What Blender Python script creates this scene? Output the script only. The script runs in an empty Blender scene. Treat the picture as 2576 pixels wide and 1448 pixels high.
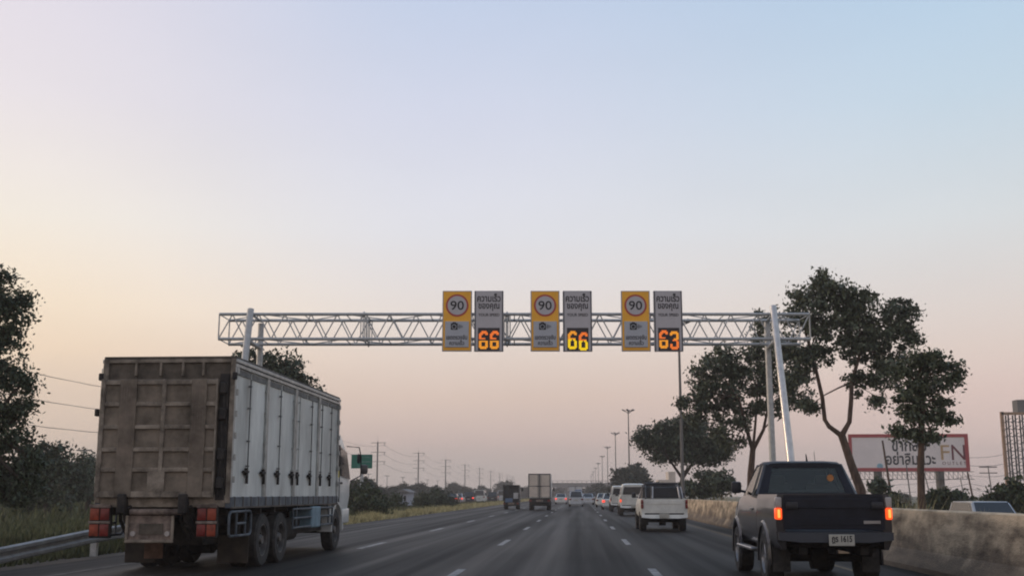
import bpy, bmesh, math, random
import numpy as np
from mathutils import Vector, Matrix, Euler
R = math.radians
scn = bpy.context.scene
COL = scn.collection
# ------------------------------------------------------------------ camera
W0, H0, F = 2575.0, 1448.0, 2800.0          # measuring grid of the photograph
VPX, VPY = 1460.0, 1242.0                   # where the road vanishes
CAMH = 1.36
PITCH = math.atan((VPY - H0/2)/F)
YAW = math.atan((VPX - W0/2)*math.cos(PITCH)/F)
cd = bpy.data.cameras.new('camera'); cam = bpy.data.objects.new('camera', cd); COL.objects.link(cam)
cam.location = (0, 0, CAMH); cam.rotation_euler = (R(90)+PITCH, 0, YAW)
cd.sensor_width = 36; cd.lens = 36*F/W0; cd.clip_start = 0.1; cd.clip_end = 6000
scn.camera = cam
# ------------------------------------------------------------------ sky
def srgb(r, g, b):
    f = lambda c: c/255/12.92 if c/255 <= .04045 else ((c/255+.055)/1.055)**2.4
    return (f(r), f(g), f(b), 1)
world = bpy.data.worlds.new('World'); scn.world = world; world.use_nodes = True
nt = world.node_tree; nt.nodes.clear(); N = nt.nodes.new; L = nt.links.new
out = N('ShaderNodeOutputWorld'); bg = N('ShaderNodeBackground'); L(bg.outputs[0], out.inputs[0])
tc = N('ShaderNodeTexCoord'); sx = N('ShaderNodeSeparateXYZ'); L(tc.outputs['Generated'], sx.inputs[0])
def mathn(op, a, b=None, clamp=False):
    m = N('ShaderNodeMath'); m.operation = op; m.use_clamp = clamp
    for i, v in enumerate((a, b)):
        if v is None: continue
        if isinstance(v, (int, float)): m.inputs[i].default_value = v
        else: L(v, m.inputs[i])
    return m.outputs[0]
def ramp(stops, fac):
    r = N('ShaderNodeValToRGB'); L(fac, r.inputs[0]); e = r.color_ramp.elements
    r.color_ramp.interpolation = 'EASE' if False else 'LINEAR'
    while len(e) < len(stops): e.new(.5)
    for i, (p, c) in enumerate(stops): e[i].position = p; e[i].color = srgb(*c)
    return r.outputs[0]
z = mathn('MAXIMUM', sx.outputs[2], 0)
# colours wanted above the horizon; the sky itself is a little brighter low down, the evening haze dims it again
HAZE = .0007; SCAT = (.27, .245, .25); BGS = 1.3
def sky(stops):
    o = []
    for zz, c in stops:
        e = math.exp(-HAZE*min(1000, 38/max(zz, .001))); L_ = srgb(*c)[:3]
        o.append((zz, tuple(max(.02, (a - k*(1-e))/e)/BGS for a, k in zip(L_, SCAT))))
    return o
def ramp(stops, fac):
    r = N('ShaderNodeValToRGB'); L(fac, r.inputs[0]); e = r.color_ramp.elements
    while len(e) < len(stops): e.new(.5)
    for i, (p, c) in enumerate(sky(stops)): e[i].position = p; e[i].color = (*c, 1)
    return r.outputs[0]
# rise with sin(elevation); 0.42 is the top of the frame
left = ramp([(0, (180,166,156)), (.024, (188,172,160)), (.046, (200,182,168)), (.085, (216,196,178)), (.12, (236,213,188)), (.16, (245,226,202)), (.228, (243,234,222)), (.325, (235,228,232)), (.42, (227,221,232)), (.7, (182,194,218)), (1, (150,172,202))], z)
mid = ramp([(0, (168,158,156)), (.024, (175,164,161)), (.046, (190,173,168)), (.085, (212,192,181)), (.12, (222,206,196)), (.155, (227,217,211)), (.228, (222,222,228)), (.325, (211,215,231)), (.42, (196,208,231)), (.7, (162,182,212)), (1, (145,168,200))], z)
right = ramp([(0, (174,162,160)), (.024, (184,168,165)), (.046, (196,177,172)), (.085, (211,190,183)), (.12, (217,201,193)), (.155, (219,209,204)), (.228, (214,218,221)), (.325, (196,213,227)), (.42, (181,205,228)), (.7, (156,181,212)), (1, (145,168,200))], z)
back = ramp([(0, (170,160,158)), (.10, (200,186,182)), (.25, (205,198,200)), (.6, (172,180,196)), (1, (145,168,200))], z)
az = mathn('ARCTAN2', sx.outputs[0], sx.outputs[1])          # 0 along the road, + to the right
def mix(fac, a, b):
    m = N('ShaderNodeMix'); m.data_type = 'RGBA'; L(fac, m.inputs[0]); L(a, m.inputs[6]); L(b, m.inputs[7]); return m.outputs[2]
def sstep(v, a, b):
    m = N('ShaderNodeMapRange'); m.interpolation_type = 'SMOOTHSTEP'; L(v, m.inputs[0])
    m.inputs[1].default_value = a; m.inputs[2].default_value = b; return m.outputs[0]
c1 = mix(sstep(az, R(-32), R(-6)), left, mid)
c2 = mix(sstep(az, R(-8), R(22)), c1, right)
ab = mathn('ABSOLUTE', mathn('ADD', az, R(25)))
c3 = mix(sstep(ab, R(75), R(150)), c2, back)
# faint uneven veil of thin cloud
nz = N('ShaderNodeTexNoise'); nz.inputs['Scale'].default_value = 2.2; nz.inputs['Detail'].default_value = 3
mp = N('ShaderNodeMapping'); L(tc.outputs['Generated'], mp.inputs[0]); mp.inputs['Scale'].default_value = (1, 1, 2.5); L(mp.outputs[0], nz.inputs['Vector'])
vm = N('ShaderNodeMapRange'); L(nz.outputs[0], vm.inputs[0]); vm.inputs[1].default_value = .3; vm.inputs[2].default_value = .7
vm.inputs[3].default_value = .965; vm.inputs[4].default_value = 1.03
vs = N('ShaderNodeVectorMath'); vs.operation = 'SCALE'; L(c3, vs.inputs[0]); L(vm.outputs[0], vs.inputs[3])
L(vs.outputs[0], bg.inputs[0]); bg.inputs[1].default_value = BGS
# last low sunlight, from the left ahead
sd = bpy.data.lights.new('sun', 'SUN'); sun = bpy.data.objects.new('sun', sd); COL.objects.link(sun)
sd.energy = 0.9; sd.angle = R(12); sd.color = (1, .74, .5)
sun.rotation_euler = Vector((-.93, .28, .16)).to_track_quat('Z', 'Y').to_euler()
vs_ = scn.view_settings; vs_.view_transform = 'Standard'; vs_.look = 'None'; vs_.exposure = 0; vs_.gamma = 1
scn.cycles.filter_width = 2.0
scn.cycles.use_denoising = True
scn.cycles.max_bounces = 6; scn.cycles.volume_bounces = 1; scn.cycles.transparent_max_bounces = 16

# ------------------------------------------------------------------ pixel -> place
fw = Vector((-math.sin(YAW)*math.cos(PITCH), math.cos(YAW)*math.cos(PITCH), math.sin(PITCH)))
rt = Vector((math.cos(YAW), math.sin(YAW), 0)); up = rt.cross(fw)
nh = Vector((-math.sin(YAW), math.cos(YAW), 0))
def ray(px, py): return fw + rt*((px-W0/2)/F) - up*((py-H0/2)/F)
def at(px, py, Y): d = ray(px, py); return Vector((0, 0, CAMH)) + d*(Y/d.y)
def gp(px, py): d = ray(px, py); return Vector((0, 0, CAMH)) + d*(-CAMH/d.z)
def loc(px, py, D):                       # on the plane facing the camera's heading at distance D: (across, up)
    d = ray(px, py); P = Vector((0, 0, CAMH)) + d*(D/d.dot(nh)); return P.dot(rt), P.z

# ------------------------------------------------------------------ materials
def mat(name, col, rough=.7, metal=0, var=.25, scale=3.0, spec=.5, bump=0, col2=None, stretch=(1,1,1), emit=None, island=False, lo=.35, hi=.65, detail=5, coat=0):
    m = bpy.data.materials.new(name); m.use_nodes = True; t = m.node_tree; b = t.nodes['Principled BSDF']
    b.inputs['Roughness'].default_value = rough; b.inputs['Metallic'].default_value = metal
    b.inputs['Specular IOR Level'].default_value = spec; b.inputs['Coat Weight'].default_value = coat
    c = Vector(col[:3])
    if emit:
        b.inputs['Emission Color'].default_value = (*emit[0], 1); b.inputs['Emission Strength'].default_value = emit[1]
    a = c*(1-var); d = Vector(col2) if col2 else c*(1+var)
    if island:
        g = t.nodes.new('ShaderNodeNewGeometry'); src = g.outputs['Random Per Island']
    else:
        tc = t.nodes.new('ShaderNodeTexCoord'); mp = t.nodes.new('ShaderNodeMapping'); mp.inputs['Scale'].default_value = stretch
        n = t.nodes.new('ShaderNodeTexNoise'); n.inputs['Scale'].default_value = scale; n.inputs['Detail'].default_value = detail; n.inputs['Roughness'].default_value = .65
        t.links.new(tc.outputs['Object'], mp.inputs[0]); t.links.new(mp.outputs[0], n.inputs['Vector']); src = n.outputs[0]
        if bump:
            bp = t.nodes.new('ShaderNodeBump'); bp.inputs['Strength'].default_value = bump; bp.inputs['Distance'].default_value = .02
            n2 = t.nodes.new('ShaderNodeTexNoise'); n2.inputs['Scale'].default_value = 40; t.links.new(tc.outputs['Object'], n2.inputs['Vector'])
            t.links.new(n2.outputs[0], bp.inputs['Height']); t.links.new(bp.outputs[0], b.inputs['Normal'])
    r = t.nodes.new('ShaderNodeValToRGB'); e = r.color_ramp.elements
    e[0].position = 0 if island else lo; e[1].position = 1 if island else hi
    e[0].color = (*a, 1); e[1].color = (*d, 1)
    t.links.new(src, r.inputs[0]); t.links.new(r.outputs[0], b.inputs['Base Color'])
    return m
def glass(name, tint, spec=.5, opaque=0):
    m = bpy.data.materials.new(name); m.use_nodes = True; t = m.node_tree; t.nodes.clear()
    o = t.nodes.new('ShaderNodeOutputMaterial'); mx = t.nodes.new('ShaderNodeMixShader'); tr = t.nodes.new('ShaderNodeBsdfTransparent')
    gl = t.nodes.new('ShaderNodeBsdfGlossy'); fr = t.nodes.new('ShaderNodeFresnel'); fr.inputs[0].default_value = 1.5
    tr.inputs[0].default_value = (*tint, 1); gl.inputs['Roughness'].default_value = .04
    t.links.new(fr.outputs[0], mx.inputs[0]); t.links.new(tr.outputs[0], mx.inputs[1]); t.links.new(gl.outputs[0], mx.inputs[2]); t.links.new(mx.outputs[0], o.inputs[0])
    return m
M = dict(
 galv=mat('galvanised steel', (.46,.47,.47), .5, .3, .15, 6),
 galvb=mat('bright galvanised steel', (.52,.52,.52), .28, .85, .12, 5),
 steel_dark=mat('dark steel', (.06,.062,.068), .5, .3, .3, 4),
 sign_yellow=mat('yellow sheeting', (.96,.47,.03), .5, 0, .06, 2),
 sign_grey=mat('pale sheeting', (.50,.48,.495), .5, 0, .05, 2),
 sign_panel=mat('pale panel', (.44,.46,.50), .5, 0, .05, 2),
 sign_edge=mat('sign edge', (.36,.36,.39), .5, .2, .1, 3),
 sign_red=mat('red ring', (.45,.06,.045), .5, 0, .08, 2),
 black=mat('black paint', (.018,.019,.024), .5, 0, .2, 4),
 ink=mat('sign lettering', (.012,.013,.018), .6, 0, .1, 4),
 ink2=mat('small sign lettering', (.03,.03,.035), .6, 0, .1, 4),
 matrix=mat('display board', (.022,.018,.022), .5, 0, .1, 4),
 rubber=mat('rubber', (.022,.022,.023), .85, 0, .3, 8, col2=(.05,.046,.042)),
 dirtyblack=mat('dirty underbody', (.016,.015,.015), .8, 0, .4, 5, col2=(.04,.034,.03)),
 hub=mat('dusty wheel steel', (.24,.22,.19), .5, .4, .3, 9),
 hubdirty=mat('grimy hub', (.12,.115,.11), .5, .4, .4, 9),
 boxside=mat('dirty white aluminium', (.50,.53,.51), .45, .1, .25, .8, col2=(.80,.84,.81), stretch=(1,1,.35)),
 boxrib=mat('aluminium ribs', (.40,.41,.40), .4, .4, .25, 4),
 boxshadow=mat('painted rail shadow', (.13,.135,.135), .6, .2, .3, 4),  # shade below the truck's top rail, put in as a dark grey strip
 rear_grey=mat('weathered tail lift', (.118,.098,.074), .85, .05, .3, 1.6, col2=(.265,.218,.170)),
 rear_rib=mat('rubbed lift ribs', (.14,.116,.09), .85, .05, .3, 3, col2=(.36,.305,.245)),
 rear_dark=mat('grimy recess', (.074,.063,.050), .85, .05, .3, 3, col2=(.145,.12,.094)),
 rust=mat('rusty brown plate', (.13,.10,.083), .85, .1, .4, 4, col2=(.32,.25,.21)),
 bluerail=mat('blue grey chassis rail', (.055,.075,.10), .6, .2, .3, 4, col2=(.13,.15,.17)),
 rod_grey=mat('grimy rod', (.13,.135,.135), .6, .2, .3, 4),
 rail=mat('dull guardrail steel', (.27,.28,.29), .6, .25, .2, 3),
 bluepanel=mat('light blue tank', (.16,.25,.31), .6, 0, .2, 5),
 flap=mat('brown mudflap', (.045,.036,.028), .9, 0, .3, 5),
 flapo=mat('orange brown mudflap', (.13,.075,.05), .9, 0, .4, 5),
 lens_red=mat('red lens', (.17,.014,.010), .4, 0, .35, 9),
 lens_orange=mat('orange lens', (.26,.04,.014), .5, 0, .35, 9),
 lens_clear=mat('clear lens', (.42,.38,.36), .25, 0, .2, 9),
 lamp_on=mat('lit tail lamp', (.6,.05,.01), .3, 0, .05, 9, emit=((1,.085,.012), 1.25)),
 lamp_core=mat('glowing bulb', (.6,.2,.05), .3, 0, .05, 9, emit=((1,.30,.06), 1.7)),
 lamp_red=mat('lit red tail lamp', (.6,.03,.02), .3, 0, .05, 9, emit=((1,.06,.03), 1.6)),
 cabwhite=mat('white cab paint', (.66,.68,.66), .35, 0, .12, 2, coat=.3),
 sticker=mat('yellow sticker', (.55,.45,.08), .6),
 navy=mat('navy paint shaded rear', (.004,.006,.014), .6, 0, .25, 3, col2=(.008,.011,.022), coat=.12, spec=.3),  # rear copy of the pickup paint, shade put into a darker, duller tone
 navy_lit=mat('navy paint lit sides', (.013,.013,.019), .38, .2, .3, 3, coat=.7),  # same navy paint on the sides, lighter for the sky they catch
 chrome=mat('dull chrome', (.35,.35,.36), .3, .8, .15, 5),
 plate=mat('number plate', (.42,.41,.36), .5, 0, .1, 9),
 seat=mat('seat cloth', (.018,.018,.02), .9),
 white=mat('white paint', (.66,.66,.61), .4, 0, .12, 2, coat=.25),
 cream=mat('cream box panel', (.64,.55,.46), .6, 0, .1, 2),
 silver=mat('silver paint', (.52,.54,.56), .35, .4, .1, 2, coat=.3),
 dkcar=mat('black car paint', (.03,.032,.04), .35, .2, .2, 2, coat=.3),
 bluecar=mat('blue paint', (.10,.16,.26), .4, .1, .2, 2),
 tint=mat('dark window glass', (.018,.022,.026), .12, 0, .1, 2, spec=.7),
 trunk=mat('brown bark', (.085,.055,.040), .95, 0, .35, 9, col2=(.14,.09,.065), stretch=(1,1,.25), bump=.6),
 trunkd=mat('dark bark', (.05,.038,.03), .95, 0, .35, 9),
 leaf=mat('olive leaves', (.055,.070,.040), .6, 0, .35, 1, col2=(.125,.145,.080), island=True),
 leafd=mat('dark leaves', (.030,.048,.028), .65, 0, .4, 1, col2=(.080,.105,.055), island=True),
 leafl=mat('green shrub leaves', (.028,.045,.018), .7, 0, .4, 1, col2=(.065,.085,.03), island=True),
 leaff=mat('far leaves', (.030,.040,.030), .8, 0, .4, 1, col2=(.055,.065,.045), island=True),
 grassb=mat('roadside grass blades', (.34,.29,.13), .8, 0, .2, 1, col2=(.58,.50,.26), island=True),
 grassd=mat('dark grass blades', (.040,.052,.018), .8, 0, .3, 1, col2=(.095,.105,.038), island=True),
 grassg=mat('green grass blades', (.052,.066,.022), .8, 0, .3, 1, col2=(.13,.135,.05), island=True),
 concrete_plain=mat('stained concrete', (.20,.165,.125), .9, 0, .45, .55, col2=(.37,.315,.245), bump=.5, stretch=(1,.45,1.6), lo=.33, hi=.62, detail=9),
 concp=mat('pole concrete', (.17,.16,.15), .9, 0, .1, 2),
 bridgec=mat('bridge concrete', (.20,.19,.185), .9, 0, .1, 1),
 stripew=mat('white stripe paint', (.52,.49,.42), .8, 0, .12, 8),
 stripey=mat('yellow stripe paint', (.55,.33,.04), .8, 0, .2, 8),
 paintw=mat('worn white marking', (.15,.15,.15), .7, 0, .4, 4, col2=(.42,.41,.39)),
 painty=mat('worn yellow marking', (.13,.095,.055), .8, 0, .3, 3, col2=(.20,.145,.08)),
 green=mat('green sign face', (.006,.16,.11), .5, 0, .08, 3),
 bbwhite=mat('billboard vinyl', (.86,.77,.74), .7, 0, .06, .4),
 bbred=mat('billboard red frame', (.42,.05,.055), .6, 0, .1, 2),
 maroon=mat('dark red lettering', (.16,.018,.03), .6), gold=mat('gold lettering', (.52,.33,.16), .6),
 skyblue=mat('pale blue disc', (.25,.45,.55), .6), scaf=mat('orange brown steel', (.34,.21,.13), .7, .1, .2, 3),
 house=mat('pale wall', (.36,.38,.44), .8, 0, .1, 1), cable=mat('cable', (.07,.07,.08), .8),
)
M['glass'] = glass('tinted cab glass', (.88,.94,.90))
M['led1'] = mat('orange leds', (.1,.03,.0), .5, 0, .05, 60, emit=((1,.20,.025), 1.15))
M['led2'] = mat('amber leds', (.1,.05,.0), .5, 0, .05, 60, emit=((1,.36,.02), 1.15))
M['led3'] = mat('yellow leds', (.1,.07,.0), .5, 0, .05, 60, emit=((1,.66,.0), 1.3))

def asphalt(name, c1, c2, streak=True):
    m = bpy.data.materials.new(name); m.use_nodes = True; t = m.node_tree; b = t.nodes['Principled BSDF']; n = t.nodes.new; l = t.links.new
    tc = n('ShaderNodeTexCoord')
    def noise(sc, stretch, d=4):
        mp = n('ShaderNodeMapping'); mp.inputs['Scale'].default_value = stretch; l(tc.outputs['Object'], mp.inputs[0])
        x = n('ShaderNodeTexNoise'); x.inputs['Scale'].default_value = sc; x.inputs['Detail'].default_value = d; l(mp.outputs[0], x.inputs['Vector']); return x.outputs[0]
    a = noise(1.1, (1, .012, 1)); g = noise(45, (1, 1, 1), 2); p = noise(.25, (1, .35, 1))
    w = n('ShaderNodeMath'); w.operation = 'MULTIPLY_ADD'; l(a, w.inputs[0]); w.inputs[1].default_value = .62; 
    w2 = n('ShaderNodeMath'); w2.operation = 'MULTIPLY_ADD'; l(g, w2.inputs[0]); w2.inputs[1].default_value = .18
    w3 = n('ShaderNodeMath'); w3.operation = 'MULTIPLY'; l(p, w3.inputs[0]); w3.inputs[1].default_value = .32
    l(w3.outputs[0], w2.inputs[2]); l(w2.outputs[0], w.inputs[2])
    r = n('ShaderNodeValToRGB'); e = r.color_ramp.elements; e[0].position = .43; e[1].position = .70
    e[0].color = (*c1, 1); e[1].color = (*c2, 1); l(w.outputs[0], r.inputs[0]); l(r.outputs[0], b.inputs['Base Color'])
    rr = n('ShaderNodeMapRange'); l(a, rr.inputs[0]); rr.inputs[1].default_value = .35; rr.inputs[2].default_value = .65; rr.inputs[3].default_value = .72; rr.inputs[4].default_value = .5
    l(rr.outputs[0], b.inputs['Roughness']); b.inputs['Specular IOR Level'].default_value = .07
    bp = n('ShaderNodeBump'); bp.inputs['Strength'].default_value = .35; bp.inputs['Distance'].default_value = .01; l(g, bp.inputs['Height']); l(bp.outputs[0], b.inputs['Normal'])
    return m
M['asphalt'] = asphalt('asphalt', (.013,.0122,.0115), (.050,.0465,.043))
def grimy():
    m = mat('stained concrete', (.24,.18,.118), .95, 0, .45, 2.6, col2=(.68,.54,.37), bump=1.0, stretch=(1,.35,1.2), lo=.34, hi=.62, detail=9)
    t = m.node_tree; n = t.nodes.new; l = t.links.new; b = t.nodes['Principled BSDF']; src = b.inputs['Base Color'].links[0].from_socket
    tc = n('ShaderNodeTexCoord'); sp = n('ShaderNodeSeparateXYZ'); l(tc.outputs['Object'], sp.inputs[0])
    def noise(sc, st):
        mp = n('ShaderNodeMapping'); mp.inputs['Scale'].default_value = st; l(tc.outputs['Object'], mp.inputs[0])
        x = n('ShaderNodeTexNoise'); x.inputs['Scale'].default_value = sc; x.inputs['Detail'].default_value = 8; x.inputs['Roughness'].default_value = .7; l(mp.outputs[0], x.inputs['Vector']); return x.outputs[0]
    a = noise(.5, (1, .8, .8)); c = noise(3, (1, .6, .25))
    def ma(op, x, y):
        q = n('ShaderNodeMath'); q.operation = op
        for i, v in enumerate((x, y)):
            if isinstance(v, (int, float)): q.inputs[i].default_value = v
            else: l(v, q.inputs[i])
        return q.outputs[0]
    h = ma('ADD', sp.outputs[2], ma('ADD', ma('MULTIPLY', ma('SUBTRACT', a, .5), 2.2), ma('MULTIPLY', ma('SUBTRACT', c, .5), .9)))
    r = n('ShaderNodeMapRange'); r.interpolation_type = 'SMOOTHSTEP'; l(h, r.inputs[0]); r.inputs[1].default_value = .22; r.inputs[2].default_value = .80; r.inputs[3].default_value = .8; r.inputs[4].default_value = 0
    mx = n('ShaderNodeMix'); mx.data_type = 'RGBA'; l(r.outputs[0], mx.inputs[0]); l(src, mx.inputs[6]); mx.inputs[7].default_value = (.10,.076,.056,1); l(mx.outputs[2], b.inputs['Base Color'])
    return m
M['concrete'] = grimy()
M['shoulder'] = mat('dusty shoulder', (.060,.050,.043), .9, 0, .3, .8, col2=(.10,.084,.068), bump=.4)
M['ground'] = mat('rough grass ground', (.042,.052,.022), .95, 0, .3, .22, col2=(.11,.105,.05), bump=.8, detail=9)

# ------------------------------------------------------------------ mesh helpers
class MB:
    def __init__(s): s.bm = bmesh.new()
    def box(s, c, size, rot=None, bev=0, seg=1):
        r = bmesh.ops.create_cube(s.bm, size=1); vs = r['verts']
        mtx = Matrix.Translation(c) @ (Euler(rot).to_matrix().to_4x4() if rot else Matrix()) @ Matrix.Diagonal((*size, 1))
        bmesh.ops.transform(s.bm, matrix=mtx, verts=vs)
        if bev:
            es = list({e for v in vs for e in v.link_edges})
            bmesh.ops.bevel(s.bm, geom=es, offset=bev, segments=seg, affect='EDGES', profile=.5)
        return s
    def b2(s, x0, x1, y0, y1, z0, z1, bev=0, seg=1):
        return s.box(((x0+x1)/2, (y0+y1)/2, (z0+z1)/2), (abs(x1-x0), abs(y1-y0), abs(z1-z0)), None, bev, seg)
    def bar(s, a, b, r, r2=None, n=8, cap=True):
        a, b = Vector(a), Vector(b); d = b-a; r2 = r if r2 is None else r2
        q = d.to_track_quat('Z', 'Y').to_matrix().to_4x4()
        v0 = []; v1 = []
        for i in range(n):
            t = 2*math.pi*i/n; o = Vector((math.cos(t), math.sin(t), 0))
            v0.append(s.bm.verts.new(a + q @ (o*r))); v1.append(s.bm.verts.new(b + q @ (o*r2)))
        for i in range(n): s.bm.faces.new((v0[i], v0[(i+1)%n], v1[(i+1)%n], v1[i]))
        if cap: s.bm.faces.new(v0[::-1]); s.bm.faces.new(v1)
        return s
    def tube(s, pts, rad, n=8):
        pts = [Vector(p) for p in pts]; rings = []
        if not hasattr(rad, '__len__'): rad = [rad]*len(pts)
        for i, p in enumerate(pts):
            d = (pts[min(i+1, len(pts)-1)] - pts[max(i-1, 0)]).normalized()
            q = d.to_track_quat('Z', 'Y').to_matrix()
            if i and False: pass
            rings.append([s.bm.verts.new(p + q @ Vector((math.cos(2*math.pi*k/n)*rad[i], math.sin(2*math.pi*k/n)*rad[i], 0))) for k in range(n)])
        for a, b in zip(rings, rings[1:]):
            # choose rotation offset giving least twist
            best = min(range(n), key=lambda o: (a[0].co-b[o].co).length)
            for k in range(n): s.bm.faces.new((a[k], a[(k+1)%n], b[(k+1+best)%n], b[(k+best)%n]))
        s.bm.faces.new(rings[0][::-1]); s.bm.faces.new(rings[-1]); return s
    def prism(s, poly, axis, a, b):
        """poly in the two other axes (order x,y,z without axis), extruded from a to b"""
        def P(u, v, w): return {'x': (w, u, v), 'y': (u, w, v), 'z': (u, v, w)}[axis]
        A = [s.bm.verts.new(P(u, v, a)) for u, v in poly]; B = [s.bm.verts.new(P(u, v, b)) for u, v in poly]
        n = len(poly); s.bm.faces.new(A[::-1]); s.bm.faces.new(B)
        for i in range(n): s.bm.faces.new((A[i], A[(i+1)%n], B[(i+1)%n], B[i]))
        return s
    def loft(s, rings):
        V = [[s.bm.verts.new(p) for p in r] for r in rings]; n = len(V[0])
        for a, b in zip(V, V[1:]):
            for i in range(n): s.bm.faces.new((a[i], a[(i+1)%n], b[(i+1)%n], b[i]))
        s.bm.faces.new(V[0][::-1]); s.bm.faces.new(V[-1]); return s
    def pane(s, q, t=.008, inset=0.0):
        q = [Vector(p) for p in q]; c = sum(q, Vector())/len(q); q = [p+(c-p)*inset for p in q]
        n = (q[1]-q[0]).cross(q[2]-q[0]).normalized()
        A = [s.bm.verts.new(p) for p in q]; B = [s.bm.verts.new(p+n*t) for p in q]; k = len(q)
        s.bm.faces.new(A[::-1]); s.bm.faces.new(B)
        for i in range(k): s.bm.faces.new((A[i], A[(i+1)%k], B[(i+1)%k], B[i]))
        return s
    def disc(s, c, r, t, axis='y', n=24, r2=None):
        c = Vector(c); d = {'x': Vector((t, 0, 0)), 'y': Vector((0, t, 0)), 'z': Vector((0, 0, t))}[axis]
        return s.bar(c-d/2, c+d/2, r, r if r2 is None else r2, n)
    def build(s, name, m, parent=None, smooth=35, loc=None):
        bmesh.ops.recalc_face_normals(s.bm, faces=s.bm.faces)
        me = bpy.data.meshes.new(name); s.bm.to_mesh(me); s.bm.free()
        if smooth and len(me.polygons):
            me.polygons.foreach_set('use_smooth', [True]*len(me.polygons)); me.set_sharp_from_angle(angle=R(smooth))
        me.materials.append(M[m] if isinstance(m, str) else m)
        o = bpy.data.objects.new(name, me); COL.objects.link(o)
        if parent: o.parent = parent
        if loc: o.location = loc
        return o
def tag(o, label=None, cat=None, group=None, kind=None):
    for k, v in (('label', label), ('category', cat), ('group', group), ('kind', kind)):
        if v: o[k] = v
    return o
def thing(name, loc=(0,0,0), rz=0, label=None, cat=None, group=None):
    o = bpy.data.objects.new(name, None); COL.objects.link(o); o.location = loc; o.rotation_euler = (0, 0, rz); o.empty_display_size = .2
    return tag(o, label, cat, group)
KIDS = {}
def copy_tree(o, parent=None):
    kids = [c for c in COL.objects if c.parent == o]
    c = o.copy(); COL.objects.link(c)
    if parent: c.parent = parent
    for k in kids: copy_tree(k, c)
    return c
def cut(o, cutter):
    """subtract a mesh from o for good"""
    c = cutter.build('cutter', 'black', None, 0)
    md = o.modifiers.new('b', 'BOOLEAN'); md.operation = 'DIFFERENCE'; md.object = c; md.solver = 'EXACT'
    dg = bpy.context.evaluated_depsgraph_get(); dg.update()
    me = bpy.data.meshes.new_from_object(o.evaluated_get(dg)); o.modifiers.clear(); old = o.data; o.data = me
    me.polygons.foreach_set('use_smooth', [True]*len(me.polygons)); me.set_sharp_from_angle(angle=R(30))
    bpy.data.objects.remove(c); me.name = o.name
def text(name, s, m, w, cx, y, cz, parent, h=None, bold=.0, depth=.006, rot=(R(90), 0, 0)):
    """lettering in the x-z plane facing -y, fitted to width w (and height h), centred at cx, cz"""
    cu = bpy.data.curves.new(name, 'FONT'); cu.body = s; cu.extrude = .01; cu.offset = bold; cu.resolution_u = 3
    t = bpy.data.objects.new(name, cu); COL.objects.link(t)
    dg = bpy.context.evaluated_depsgraph_get(); dg.update(); me = bpy.data.meshes.new_from_object(t.evaluated_get(dg))
    bpy.data.objects.remove(t); bpy.data.curves.remove(cu)
    co = np.empty(len(me.vertices)*3); me.vertices.foreach_get('co', co); co = co.reshape(-1, 3)
    lo, hi = co.min(0), co.max(0); c = (lo+hi)/2; k = w/(hi[0]-lo[0]); kh = (h/(hi[1]-lo[1])) if h else k
    n = np.empty_like(co); n[:, 0] = (co[:, 0]-c[0])*k; n[:, 2] = (co[:, 1]-c[1])*kh; n[:, 1] = -(co[:, 2]-lo[2])/(hi[2]-lo[2])*depth
    me.vertices.foreach_set('co', n.ravel()); me.materials.clear(); me.materials.append(M[m]); me.update()
    o = bpy.data.objects.new(name, me); COL.objects.link(o); o.location = (cx, y, cz); o.parent = parent
    return o
def mesh_np(name, V, Fq, m, parent=None, k=4):
    me = bpy.data.meshes.new(name); nf = len(Fq)
    me.vertices.add(len(V)); me.vertices.foreach_set('co', V.astype('f').ravel())
    me.loops.add(nf*k); me.loops.foreach_set('vertex_index', Fq.astype('i').ravel())
    me.polygons.add(nf); me.polygons.foreach_set('loop_start', np.arange(0, nf*k, k, dtype='i'))
    me.update(calc_edges=True); me.materials.append(M[m])
    o = bpy.data.objects.new(name, me); COL.objects.link(o)
    if parent: o.parent = parent
    return o
def S(o): o['kind'] = 'structure'; return o

# ================================================================== SETTING
g = MB(); g.prism([(-690, -.03), (12.2, -.03), (14.2, -.66), (690, -.66), (690, -1.2), (-690, -1.2)], 'y', -45, 985); S(g.build('ground', 'ground', None, 0))
def gz(x): return -.03 if x < 12.4 else -.66
YE = 980
g = MB(); g.b2(-10.45, 5.98, -40, YE, -.3, 0); S(g.build('road', 'asphalt'))
g = MB(); g.b2(-11.3, -10.451, -40, YE, -.3, -.012); g.b2(-15.9, -15.401, 88, YE, -.3, -.012); S(g.build('verge_strip', 'shoulder'))
g = MB(); g.b2(-25, -15.9, 88, YE, -.3, -.008); S(g.build('frontage_road', 'asphalt'))
g = MB(); g.b2(14.4, 23, -40, YE, -.9, -.63); S(g.build('opposite_road', 'asphalt'))
g = MB()
for X, ph, per in ((1.3, 19.5, 13.8), (-2.2, 19.2, 13.5), (-5.65, 16.9, 13.8)):
    k = -3
    while True:
        yc = ph + per*k
        if yc > 420: break
        if yc > -20: g.b2(X-.075, X+.075, yc-1.9, yc+1.9, .001, .004)
        k += 1
S(g.build('lane_markings', 'paintw'))
g = MB(); g.b2(4.86, 4.98, -35, 700, .001, .004); S(g.build('yellow_edge_line', 'painty'))
g = MB(); g.b2(-9.05, -8.95, -35, 700, .001, .004); S(g.build('left_edge_line', mat('almost worn off line', (.07,.066,.062), .8, 0, .4, 2, col2=(.16,.15,.14))))

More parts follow.
